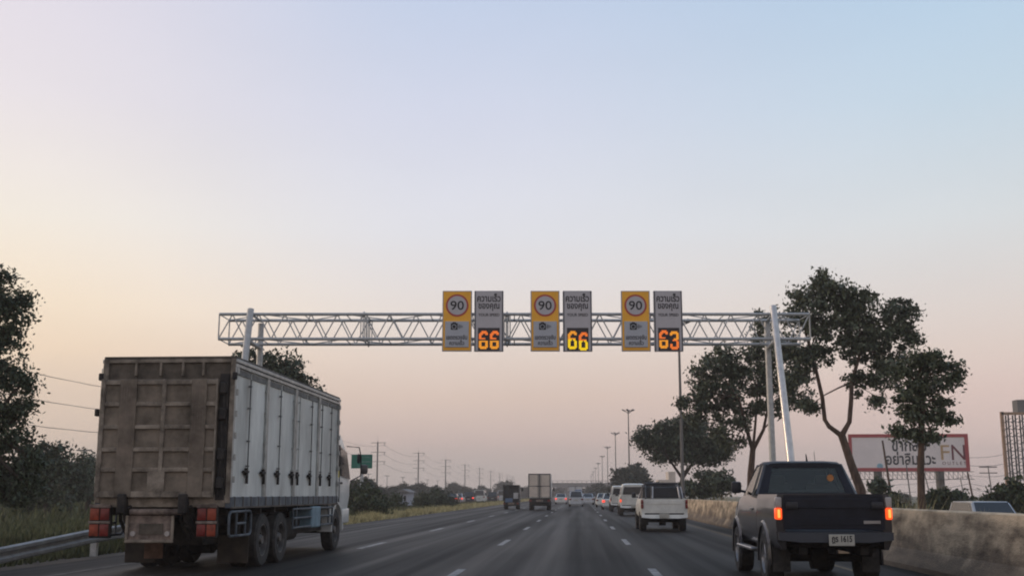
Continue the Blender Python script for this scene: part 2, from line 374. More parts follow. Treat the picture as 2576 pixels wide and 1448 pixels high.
# concrete median barrier
b = MB(); X0 = 5.98
prof = [(X0, -.1), (X0, .09), (X0+.16, .36), (X0+.27, 1.06), (X0+.30, 1.085), (X0+.44, 1.085), (X0+.47, 1.06), (X0+.58, .36), (X0+.74, .09), (X0+.74, -.1)]
b.prism(prof, 'y', -12, 560)
bar_o = tag(b.build('concrete_barrier', 'concrete', None, 20), 'long stained tan concrete barrier along the right edge of the highway', 'barrier')
for i, c in enumerate(['stripew', 'black', 'stripew', 'stripey', 'stripew', 'black', 'stripew']):
    y0 = 59.6 + i*.78
    s = MB()
    a = [(X0+.006, .09), (X0+.165, .36), (X0+.275, 1.05)]
    for (xa, za), (xb, zb) in zip(a, a[1:]):
        s.pane([(xa, y0+.74, za), (xa, y0, za), (xb, y0, zb), (xb, y0+.74, zb)], .004)
    s.build('painted_stripe', c, bar_o, 0)
# ground strip of the median, sandy
g = MB(); g.b2(6.73, 9.5, -40, YE, -.3, -.01); S(g.build('median_ground', 'shoulder'))

# ================================================================== GRASS
rng = np.random.default_rng(5)
def blades(name, n, xr, yr, h, w, m, label, power=1.0, z0=-.03):
    u = rng.random(n); y = yr[0] + (yr[1]-yr[0])*u**power; x = rng.uniform(*xr, n)
    hh = h*rng.uniform(.5, 1.2, n)*(.6+.8*(np.sin(x*2.1+y*.7)*.5+.5)*(np.sin(y*1.3-x)*.5+.5)); a = rng.uniform(0, 2*np.pi, n); ww = w*(1+y/60)
    dx, dy = np.cos(a)*ww, np.sin(a)*ww; lx, ly = rng.normal(0, .3, n)*hh, rng.normal(0, .3, n)*hh
    V = np.stack([np.stack([x-dx, y-dy, np.full(n, z0)], 1), np.stack([x+dx, y+dy, np.full(n, z0)], 1), np.stack([x+lx, y+ly, hh+z0], 1)], 1).reshape(-1, 3)
    o = mesh_np(name, V, np.arange(3*n).reshape(-1, 3), m, None, 3)
    return tag(o, label, 'grass', None, 'stuff')
blades('dry_grass', 26000, (-13.4, -10.75), (46, 260), .34, .022, 'grassb', 'yellowed dry grass along the left shoulder', 1.6)
blades('green_grass', 42000, (-15.8, -13.0), (14, 300), .36, .026, 'grassg', 'green grass growing on the strip beyond the guardrail', 1.6)
blades('dark_grass', 26000, (-15.6, -11.0), (13, 60), .26, .02, 'grassd', 'short dark green grass around the guardrail', 1.2)
blades('field_grass', 30000, (-34, -15.6), (22, 88), .32, .026, 'grassg', 'green field grass between the guardrail and the dark trees', 1.3)
blades('far_grass', 30000, (-60, -25.3), (25, 300), .8, .05, 'grassg', 'rough green field grass beyond the frontage road', 1.2)
blades('tall_dry_weeds', 9000, (6.85, 7.8), (9, 62), 1.02, .012, 'grassb', 'tall dry weeds showing just over the top of the barrier', 1.5)
blades('median_grass', 9000, (6.9, 12.8), (15, 200), .3, .02, 'grassb', 'dry grass between the barrier and the far carriageway', 1.4)

# ================================================================== TREES
def crown(name, lobes, origin, m, parent, seed, leaf=.13, dens=1.0, crad=.42, per=60, droop=.35, fill=.55):
    r = np.random.default_rng(seed); O = np.array(origin); cs = []
    for c, rad in lobes:
        rad = np.array(rad); n = max(4, int(dens*5.5*(rad[0]*rad[0]*rad[2])**(2/3)/crad**2))
        d = r.normal(size=(n, 3)); d /= np.linalg.norm(d, axis=1)[:, None]
        cs.append(np.array(c) + d*rad*(fill+(1-fill)*r.random((n, 1)))**1.0)
        ni = n//3; d = r.normal(size=(ni, 3)); d /= np.linalg.norm(d, axis=1)[:, None]
        cs.append(np.array(c) + d*rad*r.random((ni, 1))*fill)
    C = np.concatenate(cs); k = len(C)
    size = crad*r.uniform(.5, 1.35, k)
    idx = np.repeat(np.arange(k), per); n = len(idx)
    P = C[idx] + r.normal(0, .45, (n, 3))*size[idx][:, None]*np.array([1.1, 1.1, .75])
    a = r.normal(size=(n, 3)); a[:, 2] -= droop*2; a /= np.linalg.norm(a, axis=1)[:, None]
    bb = np.cross(a, r.normal(size=(n, 3))); bb /= np.linalg.norm(bb, axis=1)[:, None]
    ls = leaf*r.uniform(.6, 1.4, n)[:, None]
    V = np.stack([P-a*ls*.5, P+bb*ls*.28, P+a*ls*.5, P-bb*ls*.28], 1).reshape(-1, 3) - O
    return mesh_np(name, V, np.arange(4*n).reshape(-1, 4), m, parent), C
def limb(mb, a, b, r0, r1, rnd, sag=.12, n=6):
    a, b = Vector(a), Vector(b); d = b-a; off = Vector((rnd.uniform(-1, 1), rnd.uniform(-1, 1), rnd.uniform(-.2, .8)))*d.length*sag
    pts = [a + d*(i/4) + off*math.sin(math.pi*i/4) + Vector((rnd.uniform(-1, 1), rnd.uniform(-1, 1), 0))*d.length*.02 for i in range(5)]
    mb.tube(pts, [r0+(r1-r0)*i/4 for i in range(5)], n)
def tree(name, base, trunks, lobes, label, seed, m='leaf', bark='trunk', group=None, cat='tree', **kw):
    """trunks: polylines [(points, radii)] in world space; lobes: [(centre, radii)]"""
    rnd = random.Random(seed); root = thing(name, base, 0, label, cat, group); B = Vector(base)
    mb = MB(); ends = []
    for pts, rad in trunks:
        mb.tube([Vector(p)-B for p in pts], rad, 10); (ends.append((Vector(pts[-1]), rad[-1])), ends.append((Vector(pts[-2]), rad[-2]*.7))) if len(trunks) == 1 or pts is not trunks[0][0] else None
    co, C = crown('crown', lobes, base, m, root, seed, **kw)
    for c, rad in lobes:
        c = Vector(c); e, r0 = min(ends, key=lambda t: (t[0]-c).length+max(0, t[0].z-c.z)*2)
        limb(mb, e-B, c-B, r0*.75, r0*.3, rnd)
        for _ in range(5):
            q = c + Vector((rnd.uniform(-.8, .8)*rad[0], rnd.uniform(-.8, .8)*rad[1], rnd.uniform(-.2, .8)*rad[2])); limb(mb, c-B, q-B, r0*.3, r0*.08, rnd, .15, 5)
    mb.build('trunk', bark, root); return root
def lob(px, py, Y, rpx, dy=0, fy=1.0, fz=1.0):
    p = at(px, py, Y+dy); k = rpx*Y/F; return ((p.x, p.y, p.z), (k, k*fy, k*fz))
GT = 'trees along the median behind the barrier'
# far umbrella-shaped tree
Y = 88; P = lambda x, y, d=0: tuple(at(x, y, Y+d)); bs = P(1714, 1262); bs = (bs[0], bs[1], -.03)
tree('median_tree', bs, [([bs, P(1712, 1225), P(1716, 1200)], [.22, .17, .15]), ([P(1716, 1202), P(1697, 1175), P(1680, 1150, -1)], [.13, .10, .07]), ([P(1716, 1202), P(1738, 1170), P(1752, 1140, 1)], [.14, .10, .07]), ([P(1716, 1204), P(1728, 1175), P(1722, 1130, 1)], [.08, .06, .05])],
  [lob(1640,1115,Y,38,0,1,.55), lob(1690,1085,Y,45,0,1,.6), lob(1745,1078,Y,42,0,1,.62), lob(1790,1110,Y,46,0,1,.7), lob(1705,1135,Y,48,0,1,.5), lob(1625,1090,Y,24,0,1,.6), lob(1752,1140,Y,50,0,1,.55), lob(1660,1145,Y,34,0,1,.4), lob(1820,1140,Y,36,0,1,.6), lob(1660,1105,Y,40,0,1,.5), lob(1720,1105,Y,50,0,1,.5), lob(1605,1105,Y,18,0,1,.6), lob(1780,1150,Y,40,0,1,.5), lob(1722,1062,Y,34,0,1,.5)],
  'dark umbrella-shaped tree behind the barrier, farthest of the median trees', 11, 'leafd', 'trunkd', GT, leaf=.23, crad=.62, dens=1.0, per=80)
# loose tree behind the gantry's right leg
Y = 57; bs = P(1886, 1275); bs = (bs[0], bs[1], -.03)
tree('median_tree', bs, [([bs, P(1888, 1190), P(1893, 1130)], [.24, .17, .14]), ([P(1893, 1132), P(1920, 1080), P(1932, 1020, 1)], [.11, .08, .05]), ([P(1893, 1132), P(1875, 1070), P(1858, 1000, -1)], [.11, .08, .05]), ([P(1893, 1134), P(1900, 1060), P(1905, 980)], [.08, .06, .05])],
  [lob(1790,920,Y,46), lob(1760,975,Y,40), lob(1830,900,Y,34), lob(1850,960,Y,50), lob(1905,895,Y,44), lob(1800,1025,Y,36), lob(1860,1060,Y,34,0,1,.8), lob(1755,1045,Y,26), lob(1925,960,Y,50), lob(1985,980,Y,48), lob(2030,1010,Y,30), lob(1925,840,Y,34), lob(1915,795,Y,24), lob(1975,890,Y,44), lob(1905,1020,Y,30), lob(1720,1010,Y,14), lob(1965,1030,Y,22), lob(1800,1090,Y,30,0,1,.6), lob(1850,1110,Y,26,0,1,.7), lob(1760,1010,Y,34), lob(1835,1010,Y,34), lob(2010,930,Y,34), lob(1870,925,Y,36), lob(1790,970,Y,36)],
  'loose leafy tree showing behind the right legs of the gantry', 12, 'leaf', 'trunk', GT, leaf=.18, crad=.46, dens=.62, per=72)
# tallest, forked leaning tree
Y = 48; bs = P(2172, 1330); bs = (bs[0], bs[1], -.03)
tree('median_tree', bs, [([bs, P(2165, 1232), P(2140, 1165), P(2122, 1110), P(2116, 1092)], [.24, .20, .17, .155, .16]),
   ([P(2118, 1096), P(2085, 1072), P(2074, 1055), P(2068, 1000), P(2052, 930), P(2035, 880)], [.12, .10, .09, .085, .07, .05]),
   ([P(2116, 1096), P(2136, 1060), P(2140, 1010), P(2142, 960), P(2165, 880)], [.13, .10, .095, .085, .06])],
  [lob(2070,735,Y,44), lob(2030,760,Y,46), lob(2000,800,Y,34), lob(2110,745,Y,48), lob(2160,765,Y,50), lob(2120,810,Y,56), lob(2060,820,Y,50), lob(2200,830,Y,52), lob(2250,790,Y,46), lob(2270,840,Y,42), lob(2285,780,Y,22), lob(2180,880,Y,48), lob(2240,895,Y,42), lob(2140,890,Y,40), lob(2060,890,Y,40), lob(2200,950,Y,40), lob(2160,960,Y,32), lob(2215,1005,Y,22), lob(2020,905,Y,34), lob(2000,960,Y,34), lob(1985,870,Y,36), lob(2262,940,Y,34), lob(2070,700,Y,18), lob(2040,1020,Y,18,0,1,.5)],
  'tallest median tree with a brown forked leaning trunk above the dark pickup', 13, 'leaf', 'trunk', GT, leaf=.17, crad=.40, dens=.52, per=75)
# slender tree before the billboard
Y = 31; bs = P(2316, 1340); bs = (bs[0], bs[1], -.03)
tree('median_tree', bs, [([bs, P(2318, 1280), P(2315, 1180), P(2318, 1080), P(2312, 1010), P(2305, 960)], [.115, .105, .095, .085, .075, .05])],
  [lob(2330,930,Y,42), lob(2370,925,Y,30), lob(2385,960,Y,28), lob(2330,990,Y,44), lob(2280,960,Y,36), lob(2270,1010,Y,30), lob(2375,1010,Y,26), lob(2400,940,Y,14), lob(2300,1045,Y,26), lob(2285,1040,Y,22), lob(2345,1050,Y,22), lob(2378,1050,Y,16), lob(2345,900,Y,22), lob(2262,1085,Y,12), lob(2300,1090,Y,10), lob(2342,1100,Y,12,0,1,.8), lob(2310,900,Y,20), lob(2256,930,Y,20)],
  'slender straight tree standing in front of the billboard', 14, 'leaf', 'trunk', GT, leaf=.115, crad=.26, dens=.5, per=75)
# left near tree at the frame's edge
Y = 27; bs = P(-35, 1375); bs = (bs[0], bs[1], -.03)
tree('roadside_tree', bs, [([bs, P(-40, 1250), P(-38, 1100), P(-30, 900)], [.2, .17, .14, .08])],
  [lob(0,760,Y,52), lob(-50,720,Y,55), lob(38,790,Y,36), lob(60,755,Y,20), lob(20,850,Y,50), lob(-60,850,Y,70), lob(30,940,Y,50), lob(60,960,Y,30), lob(-40,960,Y,70), lob(25,1030,Y,50), lob(55,1040,Y,28), lob(-40,1080,Y,70), lob(20,1120,Y,55), lob(-30,1190,Y,65), lob(40,1190,Y,50), lob(78,1150,Y,26), lob(15,1250,Y,50,0,1,.7), lob(0,700,Y,24), lob(75,1225,Y,30,0,1,.7)],
  'big dark tree cut by the left edge of the picture', 21, 'leafd', 'trunkd', 'trees on the left side of the highway', leaf=.11, crad=.34, dens=.8, per=80, fill=.45)
# trees behind the truck and left of it
Y = 56; bs = P(690, 1290); bs = (bs[0], bs[1], -.03)
tree('roadside_tree', bs, [([bs, P(690, 1150), P(688, 1030), P(685, 960)], [.25, .2, .16, .1])],
  [lob(640,915,Y,42), lob(690,925,Y,46), lob(735,930,Y,40), lob(762,960,Y,30), lob(720,980,Y,50), lob(650,980,Y,50), lob(600,960,Y,46), lob(600,905,Y,22), lob(770,985,Y,22), lob(700,1040,Y,60), lob(620,1040,Y,60)],
  'green tree rising behind the roof of the box truck', 22, 'leafd', 'trunkd', 'trees on the left side of the highway', leaf=.2, crad=.5, dens=.7, per=75)
Y = 62
for i, (x, y, r, lb) in enumerate([(120,1165,50,'dark bushy tree just right of the big tree at the left edge'), (60,1190,60,'low dark tree below the big tree at the left edge'), (178,1190,42,'small rounded tree left of the truck'), (222,1180,36,'dark tree beside the truck\'s left rear edge')]):
    Yt = Y+i*5; b0 = at(x, 1270, Yt); bs = (b0.x, b0.y, gz(b0.x))
    tree('roadside_tree', bs, [([bs, tuple(at(x, 1230, Yt)), tuple(at(x, y, Yt))], [.2, .16, .1])],
      [lob(x,y,Yt,r), lob(x-r*.6,y+r*.5,Yt,r*.75), lob(x+r*.5,y+r*.5,Yt,r*.7), lob(x+2,y-r*.6,Yt,r*.55), lob(x-r*.4,1240,Yt,r*.8), lob(x+r*.4,1245,Yt,r*.7)], lb, 30+i, 'leafd', 'trunkd', 'trees on the left side of the highway', leaf=.22, crad=.6, dens=.8, per=70)
# shrubs between the truck and the frontage road
shr = [(905,1240,42,75,'leafl','large green shrub right of the truck cab'), (935,1262,40,70,'leafl','rounded shrub right of the tall one by the truck cab'), (990,1262,26,95,'leafl','low green shrub in the grass beside the highway'), (1062,1258,22,110,'leafl','low pale green shrub near the dark bush'), (1106,1250,28,112,'leafd','dark dense bush left of the first brake lights')]
for i, (x, y, r, Yt, m, lb) in enumerate(shr):
    b0 = at(x, 1275, Yt); bs = (b0.x, b0.y, gz(b0.x))
    tree('shrub', bs, [([bs, (b0.x, b0.y, .4), tuple(at(x, y, Yt))], [.08, .06, .04])],
      [lob(x,y,Yt,r,0,1,.8), lob(x-r*.7,y+r*.35,Yt,r*.7,0,1,.7), lob(x+r*.7,y+r*.35,Yt,r*.7,0,1,.7)], lb, 50+i, m, 'trunkd', 'shrubs on the left verge', 'shrub', leaf=.22, crad=.5, dens=.8, per=60)
# bush under the umbrella tree, and bushes beyond the barrier on the right
shr = [(1775,1215,34,84,'leafd','dark bush under the umbrella-shaped tree'), (1815,1205,30,82,'leafd','bush right of the umbrella tree\'s trunk'), (1735,1225,24,86,'leafd','low bush left of the striped barrier end'),
       (2365,1250,36,60,'leafl','green bush beneath the billboard right of the slender tree'), (2415,1262,26,62,'leafl','bush below the billboard\'s right corner'), (2250,1268,26,64,'leafl','low bush between the leaning and the slender tree'), (2545,1240,46,58,'leafl','tall green bush at the right edge of the picture'), (2490,1262,22,66,'leafl','sparse bush behind the vehicle beyond the barrier'), (2212,1222,14,60,'leafd','spiky plant right of the leaning trunk')]
for i, (x, y, r, Yt, m, lb) in enumerate(shr):
    b0 = at(x, 1275, Yt); bs = (b0.x, b0.y, gz(b0.x))
    tree('shrub', bs, [([bs, (b0.x, b0.y, .4), tuple(at(x, y, Yt))], [.08, .06, .04])],
      [lob(x,y,Yt,r,0,1,.9), lob(x-r*.6,y+r*.5,Yt,r*.7,0,1,.7), lob(x+r*.6,y+r*.5,Yt,r*.7,0,1,.7)], lb, 70+i, m, 'trunkd', 'bushes beyond the concrete barrier', 'bush', leaf=.26, crad=.45, dens=.9, per=36, droop=-.5)
# distant trees: three grown once, then copied
ORD = ['first', 'second', 'third', 'fourth', 'fifth', 'sixth', 'seventh', 'eighth', 'ninth', 'tenth', 'eleventh', 'twelfth', 'thirteenth', 'fourteenth', 'fifteenth', 'sixteenth', 'seventeenth', 'eighteenth', 'nineteenth', 'twentieth']
ORD += ['twenty-' + w for w in ORD[:9]] + ['thirtieth'] + ['thirty-' + w for w in ORD[:9]] + ['fortieth'] + ['forty-' + w for w in ORD[:9]]
protos = []
for i in range(3):
    rnd = random.Random(90+i); h = 7
    lb = [((rnd.uniform(-2.2, 2.2), rnd.uniform(-2, 2), rnd.uniform(1.9, 5.6)), (rnd.uniform(1.3, 2),)*3) for _ in range(7+i)] + [((rnd.uniform(-2.4, 2.4), rnd.uniform(-2, 2), 1.1), (1.8, 1.8, 1.2)) for _ in range(3)]
    o = tree('distant_tree', (0, 0, -.03), [([(0, 0, -.03), (.1, 0, 1.6), (0, .1, 3.4)], [.22, .18, .12])], lb, 'x', 90+i, 'leaff', 'trunkd', 'distant trees', leaf=.6, crad=1.0, dens=1.0, per=22)
    protos.append(o)
far = []
rnd = random.Random(7)
x = 880.0
while x < 1400:       # left tree line, receding with the road
    Yt = 150 + max(0, (x-880))*.75 + rnd.uniform(-15, 25); top = 1216 + rnd.uniform(-8, 12) + (x-880)*.012
    far.append((x, top, Yt, 'left')); x += rnd.uniform(13, 21)
for x in (905, 915, 1130, 1262, 1282): far.append((x, 1200 + (8 if x > 1000 else 0), 150 + (x-880)*.75, 'left'))
for k, xx in enumerate((100, 150, 200, 245)): far.append((xx, 1150+k*5, 150, 'left'))
x = 1478.0
for xx, top, Yt in [(1590,1165,165),(1575,1172,158),(1612,1180,150),(1600,1200,150),(1545,1215,230),(1560,1205,200),(1525,1222,250),(1508,1212,330),(1497,1210,300),(1484,1222,380),(1640,1208,150),(1665,1215,140),(1690,1220,140),(1630,1215,170)]:
    far.append((xx, top, Yt, 'right'))
for xx in (1395, 1405, 1416, 1475, 1492): far.append((xx, 1224, 520, 'far'))
for xx, top, Yt in [(2185,1235,170),(2230,1232,180),(2275,1228,190),(2320,1232,185),(2480,1236,180),(2440,1238,190)]: far.append((xx, top, Yt, 'rb'))
cnt = {}; rank = {}
for sd_ in ('left', 'right', 'far', 'rb'):
    for q, i in enumerate(sorted((i for i in range(len(far)) if far[i][3] == sd_), key=lambda i: far[i][0])): rank[i] = q
for i, (x, top, Yt, side) in enumerate(far):
    pr = protos[i % 3]
    o = pr if i < 3 else copy_tree(pr)
    b0 = at(x, 1242, Yt); hh = at(x, top, Yt).z; o.location = (b0.x, Yt, gz(b0.x))
    s = hh/7.0; o.scale = (s*1.05, s*1.05, s); o.rotation_euler = (0, 0, rnd.uniform(0, 6))
    frac = x/W0*100
    cnt[side] = cnt.get(side, 0)+1
    o['label'] = {'left': 'distant hazy tree, %s from the left in the line beyond the frontage road', 'right': 'dark tree beside the right lanes, %s from the left beyond the white pickups', 'far': 'faint tree by the far overpass, %s from the left', 'rb': 'hazy low tree behind the billboard, %s from the left'}[side] % ORD[rank[i]]
    o['group'] = {'left': 'distant trees beyond the left frontage road', 'right': 'trees beside the right lanes in the distance', 'far': 'trees by the overpass', 'rb': 'trees behind the billboard'}[side]

# ================================================================== GANTRY
D0 = 43.4; D1 = 45.0
# everything here lives in a frame turned to the gantry: u across, v along, z up
GA = thing('sign_gantry', (0, 0, 0), YAW, 'galvanised lattice truss gantry spanning the highway on splayed steel legs', 'gantry')
def gl(px, py, D): u, zz = loc(px, py, D); return Vector((u, D, zz))
uL = loc(552, 790, D0)[0]; uR = loc(2035, 790, D0)[0]; zt = loc(1000, 790, D0)[1]; zb = loc(1000, 852, D0)[1]
for v in (D0, D1):
    for zz in (zt, zb): t = MB(); t.bar((uL, v, zz), (uR, v, zz), .062, n=10); t.build('chord', 'galv', GA)
n = int(round((uR-uL)/.52)); st = (uR-uL)/n
for v in (D0, D1):
    t = MB()
    for i in range(n):
        a = (uL+i*st, v, zt if i % 2 else zb); c = (uL+(i+1)*st, v, zb if i % 2 else zt); t.bar(a, c, .026, n=6)
    t.bar((uL, v, zt), (uL, v, zb), .03, n=6); t.bar((uR, v, zt), (uR, v, zb), .03, n=6)
    t.build('diagonal_brace', 'galv', GA)
for zz in (zt, zb):
    t = MB(); k = int((uR-uL)/1.56)
    for i in range(k+1):
        u = uL+i*(uR-uL)/k; t.bar((u, D0, zz), (u, D1, zz), .021, n=6)
        if i < k:
            u2 = uL+(i+1)*(uR-uL)/k; t.bar((u, D0 if i % 2 else D1, zz), (u2, D1 if i % 2 else D0, zz), .021, n=6)
    t.build('cross_brace', 'galv', GA)
for px in (915, 1275):
    u = loc(px, 820, D0)[0]; t = MB()
    for du in (-.12, -.03, .03, .12):
        for v in (D0, D1): t.bar((u+du, v, zt), (u+du, v, zb), .022, n=6)
    for v in (D0, D1):
        for zz in (zt, zb): t.disc((u, v, zz), .11, .05, 'x', 12)
    for zz in (zt, zb):
        for du in (-.06, .06): t.bar((u+du, D0, zz), (u+du, D1, zz), .026, n=6)
    t.build('splice_flange', 'galv', GA)
for side, pf, pb in (('l', 630, 657), ('r', 1945, 1928)):
    uf = loc(pf, 780, D0-.25)[0]; ub = loc(pb, 800, D1+.25)[0]; ztop = zt+(.06 if side == 'l' else .18)
    t = MB(); t.bar((uf, D0-2.7, -.03), (uf, D0-.22, ztop+.1), .15, .13, 20)
    t.build('front_leg', 'galvb' if side == 'r' else 'galv', GA)
    t = MB(); t.bar((ub, D1+.25, -.03), (ub, D1+.25, ztop-.15), .135, .12, 20); t.build('rear_leg', 'galv', GA)
    t = MB()
    for zz in (zb-.13,): t.bar((uf, D0-.4, zz), (ub, D1+.3, zz), .085, n=10)
    t.bar((uf, D0-.3, zt+.0), (ub, D1+.3, zt), .05, n=8)
    t.build('bearing_beam', 'galv', GA)
    t = MB(); t.b2(uf-.3, uf+.3, D0-3.0, D0-2.4, -.05, .25, .02); t.b2(ub-.3, ub+.3, D1-.05, D1+.55, -.05, .25, .02); t.build('footing', 'concp', GA)

# digit patterns, 7 x 13 modules
PAT = {
 '6': ["..XXXX.", ".XXXXXX", "XXX..XX", "XX.....", "XX.....", "XXXXXX.", "XXX.XX.", "XX...XX", "XX...XX", "XX...XX", "XX...XX", "XXXXXXX", ".XXXXX."],
 '6s': ["..XXXX.", ".XXXXXX", "XXX..XX", "XX.....", "XX.....", "XXXXX..", ".......", "XXXXXXX", "XX...XX", "XX...XX", "XX...XX", "XXXXXXX", ".XXXXX."],
 '3': [".XXXXX.", "XXXXXXX", "XX...XX", ".....XX", ".....XX", "...XXXX", "..XXXX.", ".....XX", ".....XX", "XX...XX", "XX...XX", "XXXXXXX", ".XXXXX."]}
GS = 'speed limit signs on the gantry'; GD = 'speed display signs on the gantry'
def limit_sign(x0, x1, lab):
    D = D0-.30; (u0, z1), (u1, z0) = loc(x0, 731, D), loc(x1, 883, D); w = u1-u0; h = z1-z0; uc = (u0+u1)/2
    P0 = rt*uc + nh*D; r = thing('speed_limit_sign', (P0.x, P0.y, z0), YAW, lab, 'road sign', GS)
    t = MB(); t.b2(-w/2, w/2, 0, .09, 0, h, .01); t.build('cabinet', 'sign_edge', r)
    t = MB(); t.b2(-w/2+.04, w/2-.04, -.006, -.001, .035, h-.035); t.build('yellow_face', 'sign_yellow', r)
    zc = h*.755; rr = w*.385
    t = MB(); t.disc((0, -.011, zc), rr, .006, 'y', 48); t.build('red_ring', 'sign_red', r)
    t = MB(); t.disc((0, -.018, zc), rr*.84, .006, 'y', 48); t.build('round_face', 'sign_grey', r)
    text('number', '90', 'ink', rr*1.2, 0, -.022, zc, r, rr*.82, bold=.012)
    t = MB(); t.b2(-w*.40, w*.40, -.05, -.002, h*.065, h*.49, .008); lp = t.build('lower_panel', 'sign_panel', r)
    t = MB(); cx, cz = -.09, h*.405; t.b2(cx-.15, cx+.12, -.056, -.051, cz-.13, cz+.13)
    t.prism([(cx+.14, cz-.02), (cx+.17, cz-.06), (cx+.17, cz+.06)], 'y', -.056, -.051)
    for k in range(4): t.b2(cx+.16+k*.045, cx+.18+k*.045, -.056, -.051, cz-.09+k*.02, cz+.09-k*.02)
    t.prism([(cx-.1, cz+.125), (cx+.07, cz+.125), (cx+.03, cz+.17), (cx-.06, cz+.17)], 'y', -.056, -.051)
    t.build('camera_symbol', 'ink', r)
    t = MB(); t.disc((cx-.02, -.0585, cz-.01), .092, .004, 'y', 24); t.build('lens_ring', 'sign_panel', r)
    t = MB(); t.disc((cx-.02, -.0625, cz-.01), .07, .004, 'y', 24); t.build('lens_dot', 'ink', r)
    text('lettering', 'เขตตรวจจับ', 'ink2', w*.70, 0, -.052, h*.23, r, .19, .02)
    text('lettering', 'ความเร็ว', 'ink2', w*.50, 0, -.052, h*.14, r, .19, .02)
    t = MB(); t.b2(-.25, -.2, .09, D0-D+.06, h*.6, h*.66); t.b2(.2, .25, .09, D0-D+.06, h*.6, h*.66); t.b2(-.25, -.2, .09, D0-D+.06, h*.16, h*.2); t.b2(.2, .25, .09, D0-D+.06, h*.16, h*.2)
    t.build('bracket', 'galv', r)
def display_sign(x0, x1, d1, d2, lab, cols):
    D = D0-.34; (u0, z1), (u1, z0) = loc(x0, 731, D), loc(x1, 883, D); w = u1-u0; h = z1-z0; uc = (u0+u1)/2
    P0 = rt*uc + nh*D; r = thing('speed_display_sign', (P0.x, P0.y, z0), YAW, lab, 'electronic sign', GD)
    t = MB(); t.b2(-w/2, w/2, 0, .16, 0, h, .012); t.build('cabinet', 'sign_edge', r)
    t = MB(); t.b2(-w/2+.07, w/2-.07, -.006, -.001, .03, h-.03); t.build('face', 'sign_grey', r)
    t = MB()
    for s in (-1, 1): t.b2(s*(w/2-.035)-.014, s*(w/2-.035)+.014, -.014, .0, 0.01, h-.01)
    t.build('edge_trim', 'black', r)
    text('lettering', 'ความเร็ว', 'ink', w*.80, 0, -.007, h*.885, r, .33, .022)
    text('lettering', 'ของคุณ', 'ink', w*.72, 0, -.007, h*.725, r, .30, .022)
    text('lettering', 'YOUR SPEED', 'ink', w*.72, 0, -.007, h*.60, r, .115, .014)
    zb0, zb1 = h*.012, h*.385; t = MB(); t.b2(-w*.37, w*.37, -.012, -.007, zb0, zb1); t.build('matrix_board', 'matrix', r)
    for k, (ch, cx, oz, ca, cb) in enumerate(((d1, -w*.185, cols[0], cols[1], cols[2]), (d2, w*.19, cols[3], cols[4], cols[5]))):
        top, bot = MB(), MB(); pw = w*.305/7; ph = (zb1-zb0)*.80/13
        for j, row in enumerate(PAT[ch]):
            for i, c in enumerate(row):
                if c == 'X':
                    for a in (0, 1):
                        for bb in (0, 1):
                            x = cx+(i-3.5+.25+.5*a)*pw; zz = zb1-.085*(zb1-zb0)-oz-(j+.25+.5*bb)*ph
                            (top if j < 6 else bot).b2(x-pw*.2, x+pw*.2, -.016, -.013, zz-ph*.2, zz+ph*.2)
        dd = top.build('digit', ca, r, 0); bot.build('digit_lower_half', cb, dd, 0)
    t = MB(); t.b2(-.25, -.2, .16, D0-D+.06, h*.6, h*.66); t.b2(.2, .25, .16, D0-D+.06, h*.6, h*.66); t.b2(-.25, -.2, .16, D0-D+.06, h*.16, h*.2); t.b2(.2, .25, .16, D0-D+.06, h*.16, h*.2)
    t.build('bracket', 'galv', r)
limit_sign(1113, 1186, 'yellow 90 speed limit and camera sign, leftmost of the three on the gantry')
limit_sign(1334, 1408, 'yellow 90 speed limit and camera sign, middle of the three on the gantry')
limit_sign(1561, 1637, 'yellow 90 speed limit and camera sign, rightmost of the three on the gantry')
display_sign(1193, 1266, '6s', '6s', 'grey YOUR SPEED sign showing 66 in orange split digits', (.045, 'led1', 'led2', .045, 'led1', 'led2'))
display_sign(1415, 1490, '6', '6', 'grey YOUR SPEED sign showing 66 in bright yellow digits', (.05, 'led2', 'led3', .10, 'led1', 'led3'))
display_sign(1643, 1719, '6s', '3', 'grey YOUR SPEED sign showing 63, rightmost on the gantry', (.02, 'led1', 'led2', .06, 'led2', 'led1'))

# ================================================================== LAMP MASTS
lamp_d = [(77.5, 'high mast lamp hidden at the top behind the rightmost speed display'), (161, 'high mast lamp beside the umbrella tree, tallest one seen whole'), (222, 'second high mast lamp seen whole from the right'), (288, 'third high mast lamp seen whole from the right'),
          (358, 'fourth high mast lamp seen whole from the right'), (439, 'fifth high mast lamp seen whole from the right'), (520, 'faint high mast lamp in the haze above the overpass'), (600, None), (680, None), (760, None)]
L0 = thing('high_mast_lamp', (6.95, lamp_d[0][0], -.03), 0, 'x', 'street lamp', 'high mast lamps down the median')
t = MB(); t.bar((0, 0, 0), (0, 0, 13.1), .13, .07, 10); t.build('pole', 'concp', L0)
for k in range(6):
    a = k*math.pi/3+.3; dx, dy = math.cos(a), math.sin(a)
    t = MB(); t.bar((0, 0, 12.75), (dx*.6, dy*.6, 13.15), .035, n=6); t.box((dx*.75, dy*.75, 13.22), (.4, .28, .12), (0, -.45, a), .03); t.build('lamp_head', 'steel_dark', L0)
for i, (d, lb) in enumerate(lamp_d):
    o = L0 if i == 0 else copy_tree(L0); o.location = (6.95, d, -.03); o['label'] = lb or 'tiny high mast lamp in the haze, %s after the faint one above the overpass' % ORD[i-7]

